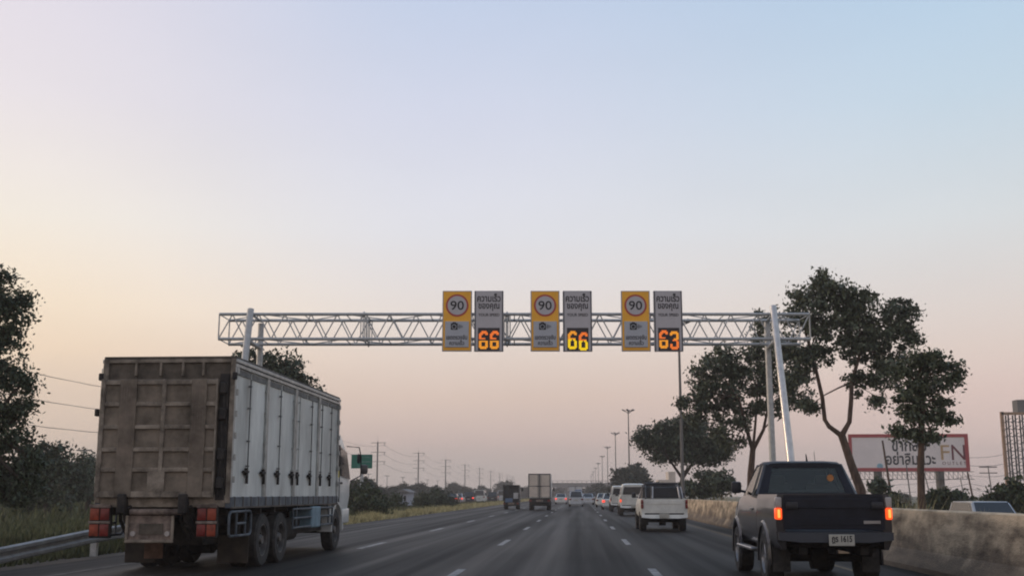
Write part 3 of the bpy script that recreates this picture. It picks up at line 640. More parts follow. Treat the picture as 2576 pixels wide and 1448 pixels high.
# ================================================================== UTILITY POLES AND CABLES, LEFT
H1 = 15.8; XP = -56.6; dp = [72, 152, 232, 312, 392, 472, 552, 632, 712, 792, 872, 940]
P0 = thing('power_pole', (XP, 312, -.03), 0, 'x', 'power pole', 'tall power poles beyond the left field')
t = MB(); t.bar((0, 0, 0), (0, 0, H1), .28, .19, 8); t.bar((0, 0, H1), (0, 0, H1+2.2), .05, .02, 6); t.build('pole', 'concp', P0)
for hz in (H1-.3, H1-2.9, H1-5.5):
    t = MB(); t.b2(-1.9, 2.3, -.07, .07, hz, hz+.14); t.bar((1.9, 0, hz-.9), (1.9, 0, hz), .07, n=6); t.build('crossarm', 'concp', P0)
lbs = {72: 'tall power pole outside the left frame carrying the cables', 152: 'tall power pole hidden behind the box truck', 232: 'tall power pole hidden behind the truck body', 312: 'tall power pole right of the green sign, nearest and tallest one seen', 392: 'second tall power pole from the green sign', 472: 'third tall power pole from the green sign', 552: 'fourth tall power pole from the green sign', 632: 'fifth tall power pole from the green sign', 712: 'sixth tall power pole from the green sign'}
lst = [d for d in dp if d >= 312]
for i, d in enumerate(lst):
    o = P0 if i == 0 else copy_tree(P0); o.location = (XP, d, -.03); o['label'] = lbs.get(d, 'faint far power pole above the three-wheeled cargo vehicle' if d < 900 else 'faintest far power pole near the overpass')
    if d >= 792: o['label'] = 'faint far power pole in the haze, %s right of the sixth tall pole' % ORD[{792: 0, 872: 1, 940: 2}[d]]
def cable(name, pts, sag, r, label, group):
    t = MB()
    for a, b in zip(pts, pts[1:]):
        a, b = Vector(a), Vector(b); q = [a+(b-a)*(i/8)-Vector((0, 0, sag*4*(i/8)*(1-i/8))) for i in range(9)]; t.tube(q, r, 4)
    return tag(t.build(name, 'cable', None), label, 'cable', group)
for nme, hz in (('topmost', H1-.9), ('middle', H1-3.5), ('lowest', H1-6.1)):
    cable('power_cable', [(XP+1.9, d, hz) for d in dp], 1.6, .035, nme + ' cable strung along the tall power poles on the left', 'cables on the left power poles')
S0 = thing('small_pole', (0, 0, 0), 0, 'x', 'power pole', 'short power poles in the far left field')
t = MB(); t.bar((0, 0, 0), (0, 0, 11.6), .22, .17, 8); t.build('pole', 'concp', S0); t = MB(); t.b2(-1.5, 1.5, -.1, .1, 11.2, 11.5); t.build('crossarm', 'concp', S0)
sp = [-106*1.0, [560, 615, 670, 725, 780, 835, 890, 945]]
for i, d in enumerate(sp[1]):
    o = S0 if i == 0 else copy_tree(S0); o.location = (-106, d, -.03)
    o['label'] = 'short faint pole with a crossarm among the tall poles, %s from the left' % ORD[i]
o = copy_tree(S0); p = at(212, 1128, 190); o.location = (p.x, 190, -.03); o.scale = (.9, .9, p.z/11.6); o['label'] = 'short pole with a crossarm above the trees left of the truck'; o['group'] = 'poles left of the truck'

# green direction sign
Yt = 92; a, c = at(884, 1141, Yt), at(936, 1176, Yt); w, h = c.x-a.x, a.z-c.z
r = thing('direction_sign', ((a.x+c.x)/2, Yt, -.03), 0, 'green direction sign seen past the truck\'s wing mirror', 'road sign')
t = MB(); t.b2(-w/2, w/2, -.03, .03, c.z, a.z, .01); t.build('sign_face', 'green', r)
t = MB(); t.b2(-.12, .12, .035, .2, 0, a.z); t.build('post', 'galv', r)
t = MB()
for k, (x0, x1) in enumerate(((-.3, .7), (-.1, .75), (-.35, .6))): t.b2(x0*w*.6, x1*w*.6, -.036, -.031, a.z-.28-k*.36, a.z-.2-k*.36)
t.build('lettering', mat('faded sign lettering', (.10,.22,.19), .6), r)

# overpass in the distance
Yt = 520; r = thing('overpass', (0, Yt, 0), 0, 'hazy concrete overpass crossing the highway in the distance', 'bridge')
a, c = at(1330, 1217, Yt), at(1560, 1225, Yt)
t = MB(); t.b2(a.x, c.x, -5, 5, c.z, a.z+.1); t.build('deck', 'bridgec', r)
t = MB(); t.b2(a.x, c.x, -5.2, -5.02, a.z+.1, a.z+.6)
x = a.x
while x < c.x: t.b2(x, x+.25, -5.2, -5.0, a.z+.6, a.z+1.5); x += 2.2
t.b2(a.x, c.x, -5.2, -5.02, a.z+1.5, a.z+1.65); t.build('railing', 'bridgec', r)
for px in (1375, 1424, 1478, 1530):
    t = MB(); q = at(px, 1230, Yt); t.b2(q.x-.8, q.x+.8, -3.5, 3.5, -.03, c.z); t.build('pier', 'bridgec', r)

# ================================================================== RIGHT BACKGROUND
Yt = 170; a = at(2132, 1091, Yt); c = at(2440, 1184, Yt); w = c.x-a.x; h = a.z-c.z; cx = (a.x+c.x)/2; zc = (a.z+c.z)/2; z0 = c.z+.66
r = thing('billboard', (cx, Yt, -.66), 0, 'white billboard with a red frame and the letters FN on two posts', 'billboard')
t = MB(); t.b2(-w/2, w/2, 0, .5, z0, z0+h); t.build('panel', 'bbwhite', r)
t = MB(); fwid = .5
t.b2(-w/2, w/2, -.06, -.005, z0+h-fwid, z0+h); t.b2(-w/2, w/2, -.06, -.005, z0, z0+fwid); t.b2(-w/2, -w/2+fwid, -.06, -.005, z0+fwid, z0+h-fwid); t.b2(w/2-fwid*1.1, w/2, -.06, -.005, z0+fwid, z0+h-fwid)
t.build('frame', 'bbred', r)
bx = lambda px: at(px, 1140, Yt).x-cx
bz = lambda py: at(2286, py, Yt).z+.66
text('lettering', 'ขากลับ', 'ink', bx(2330)-bx(2243), bx(2287), -.01, bz(1116), r, bz(1096)-bz(1132), .02, .02)
text('lettering', 'อย่าลืมแวะ', 'ink', bx(2352)-bx(2227), bx(2289), -.01, bz(1151), r, bz(1133)-bz(1167), .02, .02)
text('lettering', 'F', 'gold', bx(2388)-bx(2366), bx(2377), -.01, bz(1137), r, bz(1119)-bz(1156), 0, .02)
text('lettering', 'N', 'maroon', bx(2428)-bx(2394), bx(2410), -.01, bz(1137), r, bz(1118)-bz(1156), 0, .02)
text('lettering', 'O U T L E T', 'maroon', bx(2428)-bx(2368), bx(2398), -.01, bz(1164), r, bz(1160)-bz(1168), 0, .02)
t = MB(); t.disc((bx(2211), -.02, bz(1172)), .45, .02, 'y', 20); t.build('pale_blue_disc', 'skyblue', r)
for px in (2208, 2364):
    t = MB(); t.bar((bx(px), .8, 0), (bx(px), .8, z0+h), .62, n=16); t.build('post', 'concp', r)
t = MB(); k = 26
for i in range(k):
    x = -w/2+i*w/k; t.bar((x, -.6, z0-.1), (x, -.6, z0-1.1), .04, n=4); t.bar((x, -.6, z0-.1), (x+w/k, -.6, z0-1.1), .03, n=4)
t.b2(-w/2-.3, w/2+.3, -.7, .4, z0-1.2, z0-1.12); t.b2(-w/2-.3, w/2+.3, -.7, -.6, z0-.12, z0-.04); t.build('catwalk', 'steel_dark', r)
# unfinished steel tower at the frame's edge
Yt = 150; a = at(2518, 1030, Yt); c = at(2640, 1240, Yt)
r = thing('steel_frame_tower', (a.x, Yt, -.66), 0, 'tall open steel frame tower at the right edge of the picture', 'tower')
w = c.x-a.x; t = MB(); hh = a.z
t.b2(-.18, .18, -.2, .2, 0, hh+.4); t.b2(-.1, w, -.2, .2, hh, hh+.35); t.build('edge_column', 'scaf', r)
t = MB(); nx = 5
for i in range(nx+1):
    x = .8+i*(w-.8)/nx
    for y in (0, .9): t.b2(x-.08, x+.08, y-.08, y+.08, 0, hh)
t.build('column', 'steel_dark', r)
t = MB(); k = 13
for j in range(1, k):
    zz = hh*j/k; t.b2(.3, w, -.04, .04, zz, zz+.07)
    for i in range(nx): t.bar((.8+i*(w-.8)/nx, 1.5, zz), (.8+(i+1)*(w-.8)/nx, 1.5, zz+.6), .05, n=4)
t.build('floor_beam', 'steel_dark', r)
t = MB(); t.b2(2.2, 3.6, .3, 2, hh+.36, hh+2.0); t.build('roof_box', 'concp', r)
t = MB(); t.bar((4.4, .5, hh+.3), (4.4, .5, hh+3.2), .07, .03, 6); t.build('mast', 'steel_dark', r)
# thin poles on the right: (top x, top y, foot x, foot y, distance, radius, label)
for i, (x0, y0, x1, y1, d, rr, lb) in enumerate([
   (2219,1107,2244,1265,75,.10,'thin leaning brown pole crossing the left half of the billboard'), (2278,1160,2292,1272,80,.06,'very thin pole left of the slender tree'),
   (2325,1190,2345,1270,85,.06,'short thin pole just right of the slender tree'), (2433,1186,2447,1255,95,.10,'short dark pole at the billboard\'s lower right corner'),
   (2484,1170,2493,1232,120,.09,'thin pole with small crossarms right of the billboard'), (2415,1200,2422,1240,130,.08,'tiny pole below the billboard\'s right half'),
   (2548,1185,2560,1280,70,.07,'pale thin pole in front of the tall bush at the right edge'), (2047,1135,2050,1165,120,.05,'thin rod seen just above the dark pickup\'s roof')]):
    A, B = at(x0, y0, d), at(x1, y1, d); dz = B-A; B = A+dz*((A.z-gz(A.x))/(A.z-B.z)) if A.z > B.z else B
    r = thing('thin_pole', tuple(B), 0, lb, 'pole', 'thin poles on the right')
    t = MB(); t.bar((0, 0, 0), A-B, rr, rr*.6, 8); t.build('pole', 'trunk' if i in (0, 3) else 'concp', r)
    if i == 4:
        t = MB(); v = A-B; t.b2(v.x-.9, v.x+.9, -.05, .05, v.z-.2, v.z-.08); t.b2(v.x-.9, v.x+.9, -.05, .05, v.z-.8, v.z-.7); t.build('crossarm', 'concp', r)
for k, (ya, yb) in enumerate(((1150, 1095), (1170, 1125), (1195, 1160), (1215, 1200), (1228, 1214))):
    cable('overhead_cable', [tuple(at(2150, ya+18, 200)), tuple(at(2440, ya, 175)), tuple(at(2640, yb, 140))], .8, .03, ['highest', 'second highest', 'middle', 'second lowest', 'lowest'][k]+' thin cable slung between the billboard and the steel tower', 'cables on the right')
# pale hut in the left field, small building on the right
def hut(name, px0, px1, pt, Yt, m, lab):
    a, c = at(px0, pt, Yt), at(px1, 1250, Yt); w = c.x-a.x; r = thing(name, (a.x+w/2, Yt, -.03), 0, lab, 'building')
    t = MB(); t.b2(-w/2, w/2, 0, 5, 0, a.z*.8); t.build('wall', m, r)
    t = MB(); t.prism([(-w/2-.3, a.z*.8), (w/2+.3, a.z*.8), (0, a.z)], 'y', -.4, 5.4); t.build('roof', 'bridgec', r)
    t = MB(); t.b2(-w*.3, -w*.05, -.03, -.005, a.z*.3, a.z*.6); t.b2(w*.1, w*.3, -.03, -.005, a.z*.3, a.z*.6); t.build('window', 'tint', r)
hut('field_house', 1001, 1026, 1228, 140, 'house', 'pale bluish house among the shrubs beyond the frontage road')
a, c = at(1655, 1205, 190), at(1700, 1250, 190); r = thing('block_building', ((a.x+c.x)/2, 190, -.03), 0, 'pale pinkish block building behind the umbrella tree', 'building')
w = c.x-a.x; t = MB(); t.b2(-w*.5, w*.1, 0, 6, 0, a.z); t.b2(w*.1, w*.5, 0, 6, 0, a.z*1.35); t.build('wall', 'cream', r)
t = MB()
for i in range(4):
    for j in range(2): t.b2(-w*.4+i*w*.22, -w*.32+i*w*.22, -.04, -.005, a.z*(.3+.35*j), a.z*(.48+.35*j))
t.build('window', 'tint', r)

# guardrail, left
r = thing('guardrail', (-10.9, 12, -.03), 0, 'galvanised guardrail beside the left shoulder behind the truck', 'guardrail')
t = MB(); pr = [(.0, 0), (.05, .03), (.05, .09), (0, .13), (0, .18), (.05, .22), (.05, .28), (0, .31), (-.012, .31), (.036, .275), (.036, .225), (-.014, .18), (-.014, .13), (.036, .085), (.036, .035), (-.012, 0)]
rings = []
for y, zz in ((2.5, -.2), (5.5, -.02), (9, .11), (12.7, .31), (16, .42), (30, .47), (38, .48)): rings.append([(x, y, zz+q) for x, q in pr])
t.loft(rings); t.build('w_beam', 'rail', r, 50)
for k in range(7):
    y = 13.2+k*4; t = MB(); t.b2(-.16, -.02, y-.06, y+.06, -.02, .58); t.build('post', 'galv', r)

# ================================================================== VEHICLE PARTS
def wheel(parent, x, y, rad, wid, side, hub='hub', dual=False, spokes=6):
    """tyre part with its rim; side +1 = outer face to +x"""
    t = MB(); prof = [(-wid/2, rad*.62), (-wid/2, rad*.93), (-wid*.36, rad), (wid*.36, rad), (wid/2, rad*.93), (wid/2, rad*.62), (wid*.3, rad*.58), (-wid*.3, rad*.58)]
    n = 28; rings = []
    vs = [[t.bm.verts.new((px, math.cos(2*math.pi*k/n)*pr, math.sin(2*math.pi*k/n)*pr)) for px, pr in prof] for k in range(n)]
    m = len(prof)
    for k in range(n):
        for i in range(m): t.bm.faces.new((vs[k][i], vs[(k+1)%n][i], vs[(k+1)%n][(i+1)%m], vs[k][(i+1)%m]))
    w = t.build('wheel', 'rubber', parent); w.location = (x, y, rad)
    t = MB(); s = side
    if dual: # deep dished commercial wheel
        t.bar((s*wid*.02, 0, 0), (s*wid*.12, 0, 0), rad*.57, n=24); t.bar((s*wid*.12, 0, 0), (s*wid*.45, 0, 0), rad*.22, rad*.16, 16)
        for k in range(8):
            a = k*math.pi/4; t.bar((s*wid*.12, math.cos(a)*rad*.34, math.sin(a)*rad*.34), (s*wid*.22, math.cos(a)*rad*.34, math.sin(a)*rad*.34), rad*.04, n=6)
        # bright rim lip
        vv = [[t.bm.verts.new((s*px, math.cos(2*math.pi*k/n)*pr, math.sin(2*math.pi*k/n)*pr)) for px, pr in ((wid*.1, rad*.60), (wid*.46, rad*.62), (wid*.46, rad*.56), (wid*.1, rad*.54))] for k in range(n)]
        for k in range(n):
            for i in range(4): t.bm.faces.new((vv[k][i], vv[(k+1)%n][i], vv[(k+1)%n][(i+1)%4], vv[k][(i+1)%4]))
    else:
        t.bar((s*wid*.0, 0, 0), (s*wid*.1, 0, 0), rad*.58, n=24); t.bar((s*wid*.1, 0, 0), (s*wid*.42, 0, 0), rad*.17, rad*.13, 12)
        for k in range(spokes):
            a = k*2*math.pi/spokes; t.box((s*wid*.3, math.cos(a)*rad*.36, math.sin(a)*rad*.36), (wid*.16, rad*.46, rad*.13), (a, 0, 0), .008)
        vv = [[t.bm.verts.new((s*px, math.cos(2*math.pi*k/n)*pr, math.sin(2*math.pi*k/n)*pr)) for px, pr in ((wid*.1, rad*.60), (wid*.44, rad*.63), (wid*.47, rad*.58), (wid*.1, rad*.55))] for k in range(n)]
        for k in range(n):
            for i in range(4): t.bm.faces.new((vv[k][i], vv[(k+1)%n][i], vv[(k+1)%n][(i+1)%4], vv[k][(i+1)%4]))
    t.build('rim', hub, w); return w
def ring(y, half):
    """closed ring at y from a half outline [(x,z)] running bottom to top"""
    return [(x, y, z) for x, z in half] + [(-x, y, z) for x, z in reversed(half)]

# ================================================================== PICKUPS
def pickup(name, loc_, label, paint, rearpaint=None, wh=.40, bedz=1.38, roofz=1.90, hw=.885, lamp='lens_red', lit=False, canopy=False, rollbar=False, plate_txt=None, detail=True, roofpaint=None, rz=0, group=None, cat='pickup truck', glassm='glass', tailc='lens_clear'):
    r = thing(name, loc_, rz, label, cat, group); rp = rearpaint or paint
    zs = bedz-.02; zl = .57*bedz/1.38; ya, yf = 1.22, 4.22
    def cyl(mb, y, rad, half=True):
        for s in (-1, 1): mb.bar((s*.52, y, wh), (s*1.2, y, wh), rad, n=32)
    # cab and bonnet lower body
    def half(w, zb, zt, inn=.0): return [(w*.90, zb), (w*.975, zb+.10), (w, zb+.28), (w, zt-.30), (w*.975, zt-.10), (w*.945, zt-.015), (w*.88-inn, zt+.01)]
    hz = zs-.02
    st = [(1.86, hw, zs), (2.0, hw, zs), (3.25, hw, zs), (3.55, hw, zs-.01), (4.0, hw, zs-.07), (4.6, hw*.97, zs-.16), (4.85, hw*.90, zs-.22), (5.0, hw*.78, zs-.32)]
    t = MB(); t.loft([ring(y, half(w, zl, z1, .05 if y > 3.3 else 0)) for y, w, z1 in st]); body = t.build('cab_body', paint, r, 32)
    c = MB(); cyl(c, yf, wh*1.22); cut(body, c)
    # bed sides
    for s in (-1, 1):
        t = MB()
        hh = [(s*(hw-.01)*.93, zl), (s*hw*.985, zl+.12), (s*hw, zl+.3), (s*hw, zs-.32), (s*hw*.985, zs-.1), (s*hw*.965, zs), (s*(hw*.965-.10), zs+.005), (s*(hw*.965-.10), zl)]
        if s < 0: hh = hh[::-1]
        t.loft([[(x, y, z) for x, z in hh] for y in (.015, .5, 1.0, 1.5, 1.84)])
        o = t.build('bed_side', paint, r, 32); c = MB(); c.bar((s*.5, ya, wh), (s*1.2, ya, wh), wh*1.24, n=32); cut(o, c)
        if detail:   # flared arches
            for yy in (ya, yf):
                t = MB(); n = 14; rr = wh*1.22; V = []
                for k in range(n+1):
                    a = R(-8)+(math.pi+R(16))*k/n; cs, sn = math.cos(a), math.sin(a)
                    V.append([t.bm.verts.new((s*x, yy+cs*q, wh+sn*q)) for x, q in ((hw-.05, rr), (hw+.02, rr), (hw+.025, rr+.05), (hw-.015, rr+.10))])
                for k in range(n):
                    for i in range(4): t.bm.faces.new((V[k][i], V[k+1][i], V[k+1][(i+1)%4], V[k][(i+1)%4]))
                t.bm.faces.new(V[0]); t.bm.faces.new(V[-1][::-1]); t.build('wheel_arch', paint, r, 40)
            t = MB(); t.b2(s*(hw-.03), s*(hw+.10), 1.95, 3.6, .47, .52, .015); t.build('side_step', 'chrome', r)
    t = MB(); t.b2(-hw+.1, hw-.1, .08, 1.84, zl+.2, zl+.26); t.b2(-hw+.1, hw-.1, 1.80, 1.85, zl+.26, zs-.02); t.build('bed_floor', rp, r)
    # tailgate with recessed field
    t = MB(); tw = hw-.105; tz = zl+(.29 if detail else .17)
    t.loft([[(x, y, z) for x, z in ((-tw, tz), (tw, tz), (tw, zs-.12), (tw-.01, zs-.01), (-tw+.01, zs-.01), (-tw, zs-.12))] for y in (-.005, .055)])
    tg = t.build('tailgate', rp, r, 20)
    t = MB(); t.b2(-tw+.06, tw-.06, -.018, -.006, zs-.20, zs-.06, .005); t.b2(-tw+.06, tw-.06, -.014, -.006, tz+.06, tz+.16, .004); t.build('pressed_panel', rp, tg)
    if detail:
        t = MB(); t.b2(.42, .66, -.022, -.014, tz+.08, tz+.125, .003); t.build('badge', 'chrome', tg)
        for hx in (-.60, .62): t = MB(); t.box((hx, -.03, zs-.16), (.17, .03, .10), None, .012, 2); t.build('latch', 'black', tg)
    # tail lamps
    for s in (-1, 1):
        t = MB(); t.b2(s*(hw-.085), s*(hw+.006), -.03, .12, zs-.19, zs-.04, .02, 2); t.build('indicator_lamp', tailc, r)
        t = MB(); t.b2(s*(hw-.085), s*(hw+.006), -.032, .12, zs-.36, zs-.195, .02, 2); tl = t.build('tail_lamp', lamp if not lit else 'lamp_on', r)
        if lit and detail: t = MB(); t.b2(s*(hw-.055), s*(hw-.02), -.037, -.03, zs-.335, zs-.215, .012, 2); t.build('lamp_bulb', 'lamp_core', tl)
    # bumper
    t = MB(); bz = zl+(.11 if detail else -.02); t.loft([[(x, -.10-(.05 if abs(x) < hw*.8 else 0), z) for x, z in ((-hw*.6, bz-.0), (hw*.6, bz-.0), (hw*.98, bz+.03), (hw*.985, bz+.14), (-hw*.985, bz+.14), (-hw*.98, bz+.03))], [(x, .08, z) for x, z in ((-hw*.6, bz-.0), (hw*.6, bz-.0), (hw*.98, bz+.03), (hw*.985, bz+.14), (-hw*.985, bz+.14), (-hw*.98, bz+.03))]])
    t.build('rear_bumper', 'black' if detail else rp, r, 20)
    pz = bz+.035 if detail else bz+.10; px_ = -.12 if detail else -.2
    t = MB(); t.b2(px_, .36+px_, -.175, -.16, pz-.08, pz+.08, .004); pl = t.build('number_plate', 'plate', r)
    if plate_txt: text('plate_lettering', plate_txt, 'ink', .29, px_+.18, -.1755, pz+.008, pl, .115, .03, .002)
    # chassis and axle
    t = MB(); t.b2(-.5, -.38, .1, 4.7, .50, .62); t.b2(.38, .5, .1, 4.7, .50, .62); t.b2(-.7, .7, .2, 3.5, .60, .66); t.bar((-.75, ya, wh), (.75, ya, wh), .06, n=8); t.bar((-.12, ya, wh), (.12, ya, wh), .17, n=12); t.bar((-.75, yf, wh), (.75, yf, wh), .05, n=8)
    t.b2(-.35, .35, 2.2, 3.2, .34, .60); t.b2(-.55, .55, 3.5, 4.6, .36, .66); t.bar((.55, -.0, .50), (.55, 1.4, .47), .035, n=8); t.build('chassis', 'dirtyblack', r)
    for s in (-1, 1):
        t = MB(); t.b2(s*(hw-.30), s*(hw-.04), ya-wh-.16, ya-wh-.14, .22, .62); t.build('mudflap', 'rubber', r)
        for y in (ya, yf): wheel(r, s*(hw-.115), y, wh, .255, s, 'chrome' if detail else 'hub')
    # greenhouse: base at the belt, narrower roof
    yb0, yb1, yr0, yr1 = 1.88, 3.62, 2.08, 3.00; wb, wr = hw*.93, hw*.735; zr = roofz
    Bc = {(s, e): Vector((s*wb, yb0 if e == 0 else yb1, zs-.02)) for s in (-1, 1) for e in (0, 1)}
    Rc = {(s, e): Vector((s*wr, yr0 if e == 0 else yr1, zr-.07)) for s in (-1, 1) for e in (0, 1)}
    t = MB()
    # roof shell
    rrng = []
    for y, k, dz in ((yr0-.03, .96, -.03), (yr0+.08, 1.0, .0), (2.55, 1.0, .012), (yr1-.08, 1.0, -.01), (yr1+.06, .95, -.05)):
        w = wr*k; zz = zr+dz; rrng.append(ring(y, [(w*.7, zz-.08), (w+.01, zz-.08), (w+.005, zz-.045), (w*.93, zz-.015), (w*.6, zz)]))
    t.loft(rrng); t.build('roof', roofpaint or rp, r, 40)
    # pillars
    for s in (-1, 1):
        t = MB()
        t.tube([Bc[s, 0]+Vector((-s*.0, .05, 0)), Rc[s, 0]+Vector((-s*.02, .05, 0))], .055, 6)
        t.tube([Bc[s, 1]+Vector((-s*.03, -.04, 0)), Rc[s, 1]+Vector((-s*.02, -.02, 0))], .04, 6)
        m0 = Bc[s, 0].lerp(Bc[s, 1], .38); m1 = Rc[s, 0].lerp(Rc[s, 1], .46); t.tube([m0-Vector((s*.02, 0, 0)), m1-Vector((s*.02, 0, 0))], .045, 6)
        # broad rear quarter
        q0, q1 = Bc[s, 0], Bc[s, 0].lerp(Bc[s, 1], .12); r0, r1 = Rc[s, 0], Rc[s, 0].lerp(Rc[s, 1], .12)
        t.pane([q0, q1, r1, r0] if s > 0 else [q1, q0, r0, r1], .012); t.build('pillar', roofpaint or paint, r)
    # rear cab frame around window
    t = MB(); A, B, C_, D_ = Bc[-1, 0], Bc[1, 0], Rc[1, 0], Rc[-1, 0]
    def ip(u, v): return A.lerp(B, u).lerp(D_.lerp(C_, u), v)
    for (u0, u1, v0, v1) in ((0, .09, 0, 1), (.91, 1, 0, 1), (.09, .91, 0, .08), (.09, .91, .93, 1)):
        t.pane([ip(u0, v0), ip(u1, v0), ip(u1, v1), ip(u0, v1)], .02)
    t.build('rear_window_frame', roofpaint or rp, r)
    t = MB(); t.pane([ip(.085, .07), ip(.915, .07), ip(.915, .94), ip(.085, .94)], .006); gw = t.build('rear_window', glassm, r, 0)
    if detail:
        t = MB(); p = ip(.80, .58); t.disc((p.x, p.y-.03, p.z), .055, .004, 'y', 16); t.build('round_sticker', mat('round orange sticker', (.42,.17,.05), .6), gw)
    for s in (-1, 1):
        t = MB(); e0, e1 = Bc[s, 0].lerp(Bc[s, 1], .12), Bc[s, 1]; f0, f1 = Rc[s, 0].lerp(Rc[s, 1], .12), Rc[s, 1]
        t.pane([e0, e1, f1, f0] if s > 0 else [e1, e0, f0, f1], .006, .03); t.build('side_window', glassm, r, 0)
        # mirror
        t = MB(); t.box((s*(hw+.11), 3.28, zs+.12), (.17, .10, .20), None, .035, 2); t.bar((s*(hw-.05), 3.3, zs+.04), (s*(hw+.1), 3.3, zs+.08), .025, n=6); t.build('wing_mirror', 'black', r)
        t = MB(); t.b2(s*(hw-.002), s*(hw+.022), 2.25, 2.42, zs-.26, zs-.22, .006); t.build('door_handle', 'chrome', r)
    t = MB(); t.pane([Bc[1, 1], Bc[-1, 1], Rc[-1, 1], Rc[1, 1]], .006, .05); t.build('windscreen', glassm, r, 0)
    # seats and dash
    for s in (-1, 1):
        t = MB(); t.box((s*.37, 2.50, zs-.06), (.48, .14, .50), (R(-12), 0, 0), .05, 2); t.box((s*.37, 2.45, zs+.24), (.24, .09, .15), None, .03, 2); t.build('seat', 'seat', r)
    t = MB(); t.b2(-wb*.9, wb*.9, 3.2, 3.6, zs-.12, zs+.06, .03); t.b2(-wb*.88, wb*.88, 1.95, 2.2, zs-.3, zs+.08, .04); t.build('dashboard', 'seat', r)
    if detail: t = MB(); t.bar((.15, 2.5, zr-.01), (.12, 2.42, zr+.12), .018, .008, 6); t.build('aerial', 'black', r)
    if canopy:
        t = MB(); cz = roofz-.0
        t.loft([ring(y, [(w*.95, zs), (w*.94, zs+.05), (wt, z1-.12), (wt*.93, z1-.03), (wt*.6, z1)]) for y, w, wt, z1 in ((-.0, hw, hw*.80, cz+.02), (.15, hw, hw*.83, cz+.07), (1.0, hw, hw*.84, cz+.10), (1.86, hw, hw*.82, cz+.04))]); t.build('canopy', paint, r, 40)
        t = MB(); t.pane([(-hw*.80, -.012, zs+.12), (hw*.80, -.012, zs+.12), (hw*.70, -.012, cz-.12), (-hw*.70, -.012, cz-.12)], .01); t.build('canopy_window', 'tint', r, 0)
        for s in (-1, 1):
            t = MB(); q = [(s*hw*.955, .2, zs+.12), (s*hw*.955, 1.7, zs+.12), (s*hw*.865, 1.7, cz-.14), (s*hw*.865, .2, cz-.14)]; t.pane(q if s > 0 else q[::-1], .01); t.build('canopy_side_window', 'tint', r, 0)
    if rollbar:
        t = MB()
        for y in (1.0, 1.7):
            t.tube([(-hw*.88, y, zs), (-hw*.80, y+.05, zs+.42), (-hw*.70, y+.08, zs+.57), (hw*.70, y+.08, zs+.57), (hw*.80, y+.05, zs+.42), (hw*.88, y, zs)], .035, 8)
        for s in (-1, 1): t.tube([(s*hw*.78, .35, zs), (s*hw*.72, 1.0, zs+.42), (s*hw*.7, 1.75, zs+.5)], .03, 8)
        t.tube([(-.42, 1.05, zs+.5), (-.42, 1.0, zs)], .03, 8); t.build('roll_bar', 'steel_dark', r)
        t = MB(); t.b2(-hw*.8, hw*.8, 1.62, 1.68, zs+.02, zs+.40); t.build('guard_plate', 'black', r)
        t = MB()
        for s in (-.40, .62, .74): t.tube([(s, .5, zs), (s*.92, .75, zs+.44)], .026, 6)
        t.build('chrome_strut', 'chrome', r)
    return r
pickup('pickup_truck', (3.665, 16.75, 0), 'dark navy pickup with lit tail lamps in the right lane, nearest of all', 'navy_lit', 'navy', lit=True, plate_txt='ฎร 1615', hw=.828)
GP = 'light pickups queuing in the right lane'
d = 42.4; pickup('pickup_truck', (3.10, d, 0), 'white pickup with a black roll bar behind its cab', 'white', bedz=1.22, roofz=1.78, hw=.86, wh=.37, rollbar=True, detail=False, roofpaint='dkcar', group=GP, tailc='lens_red', glassm='tint')
pickup('pickup_truck', (3.42, 73, 0), 'light pickup with canopy and a glowing left brake lamp, just ahead of the white pickup', 'white', bedz=1.25, roofz=1.95, hw=.9, canopy=True, detail=False, lit=True, group=GP, glassm='tint')
pickup('pickup_truck', (3.28, 91, 0), 'light canopied pickup queued ahead of the one with a glowing brake lamp', 'white', bedz=1.25, roofz=1.95, hw=.9, canopy=True, detail=False, group=GP, glassm='tint')

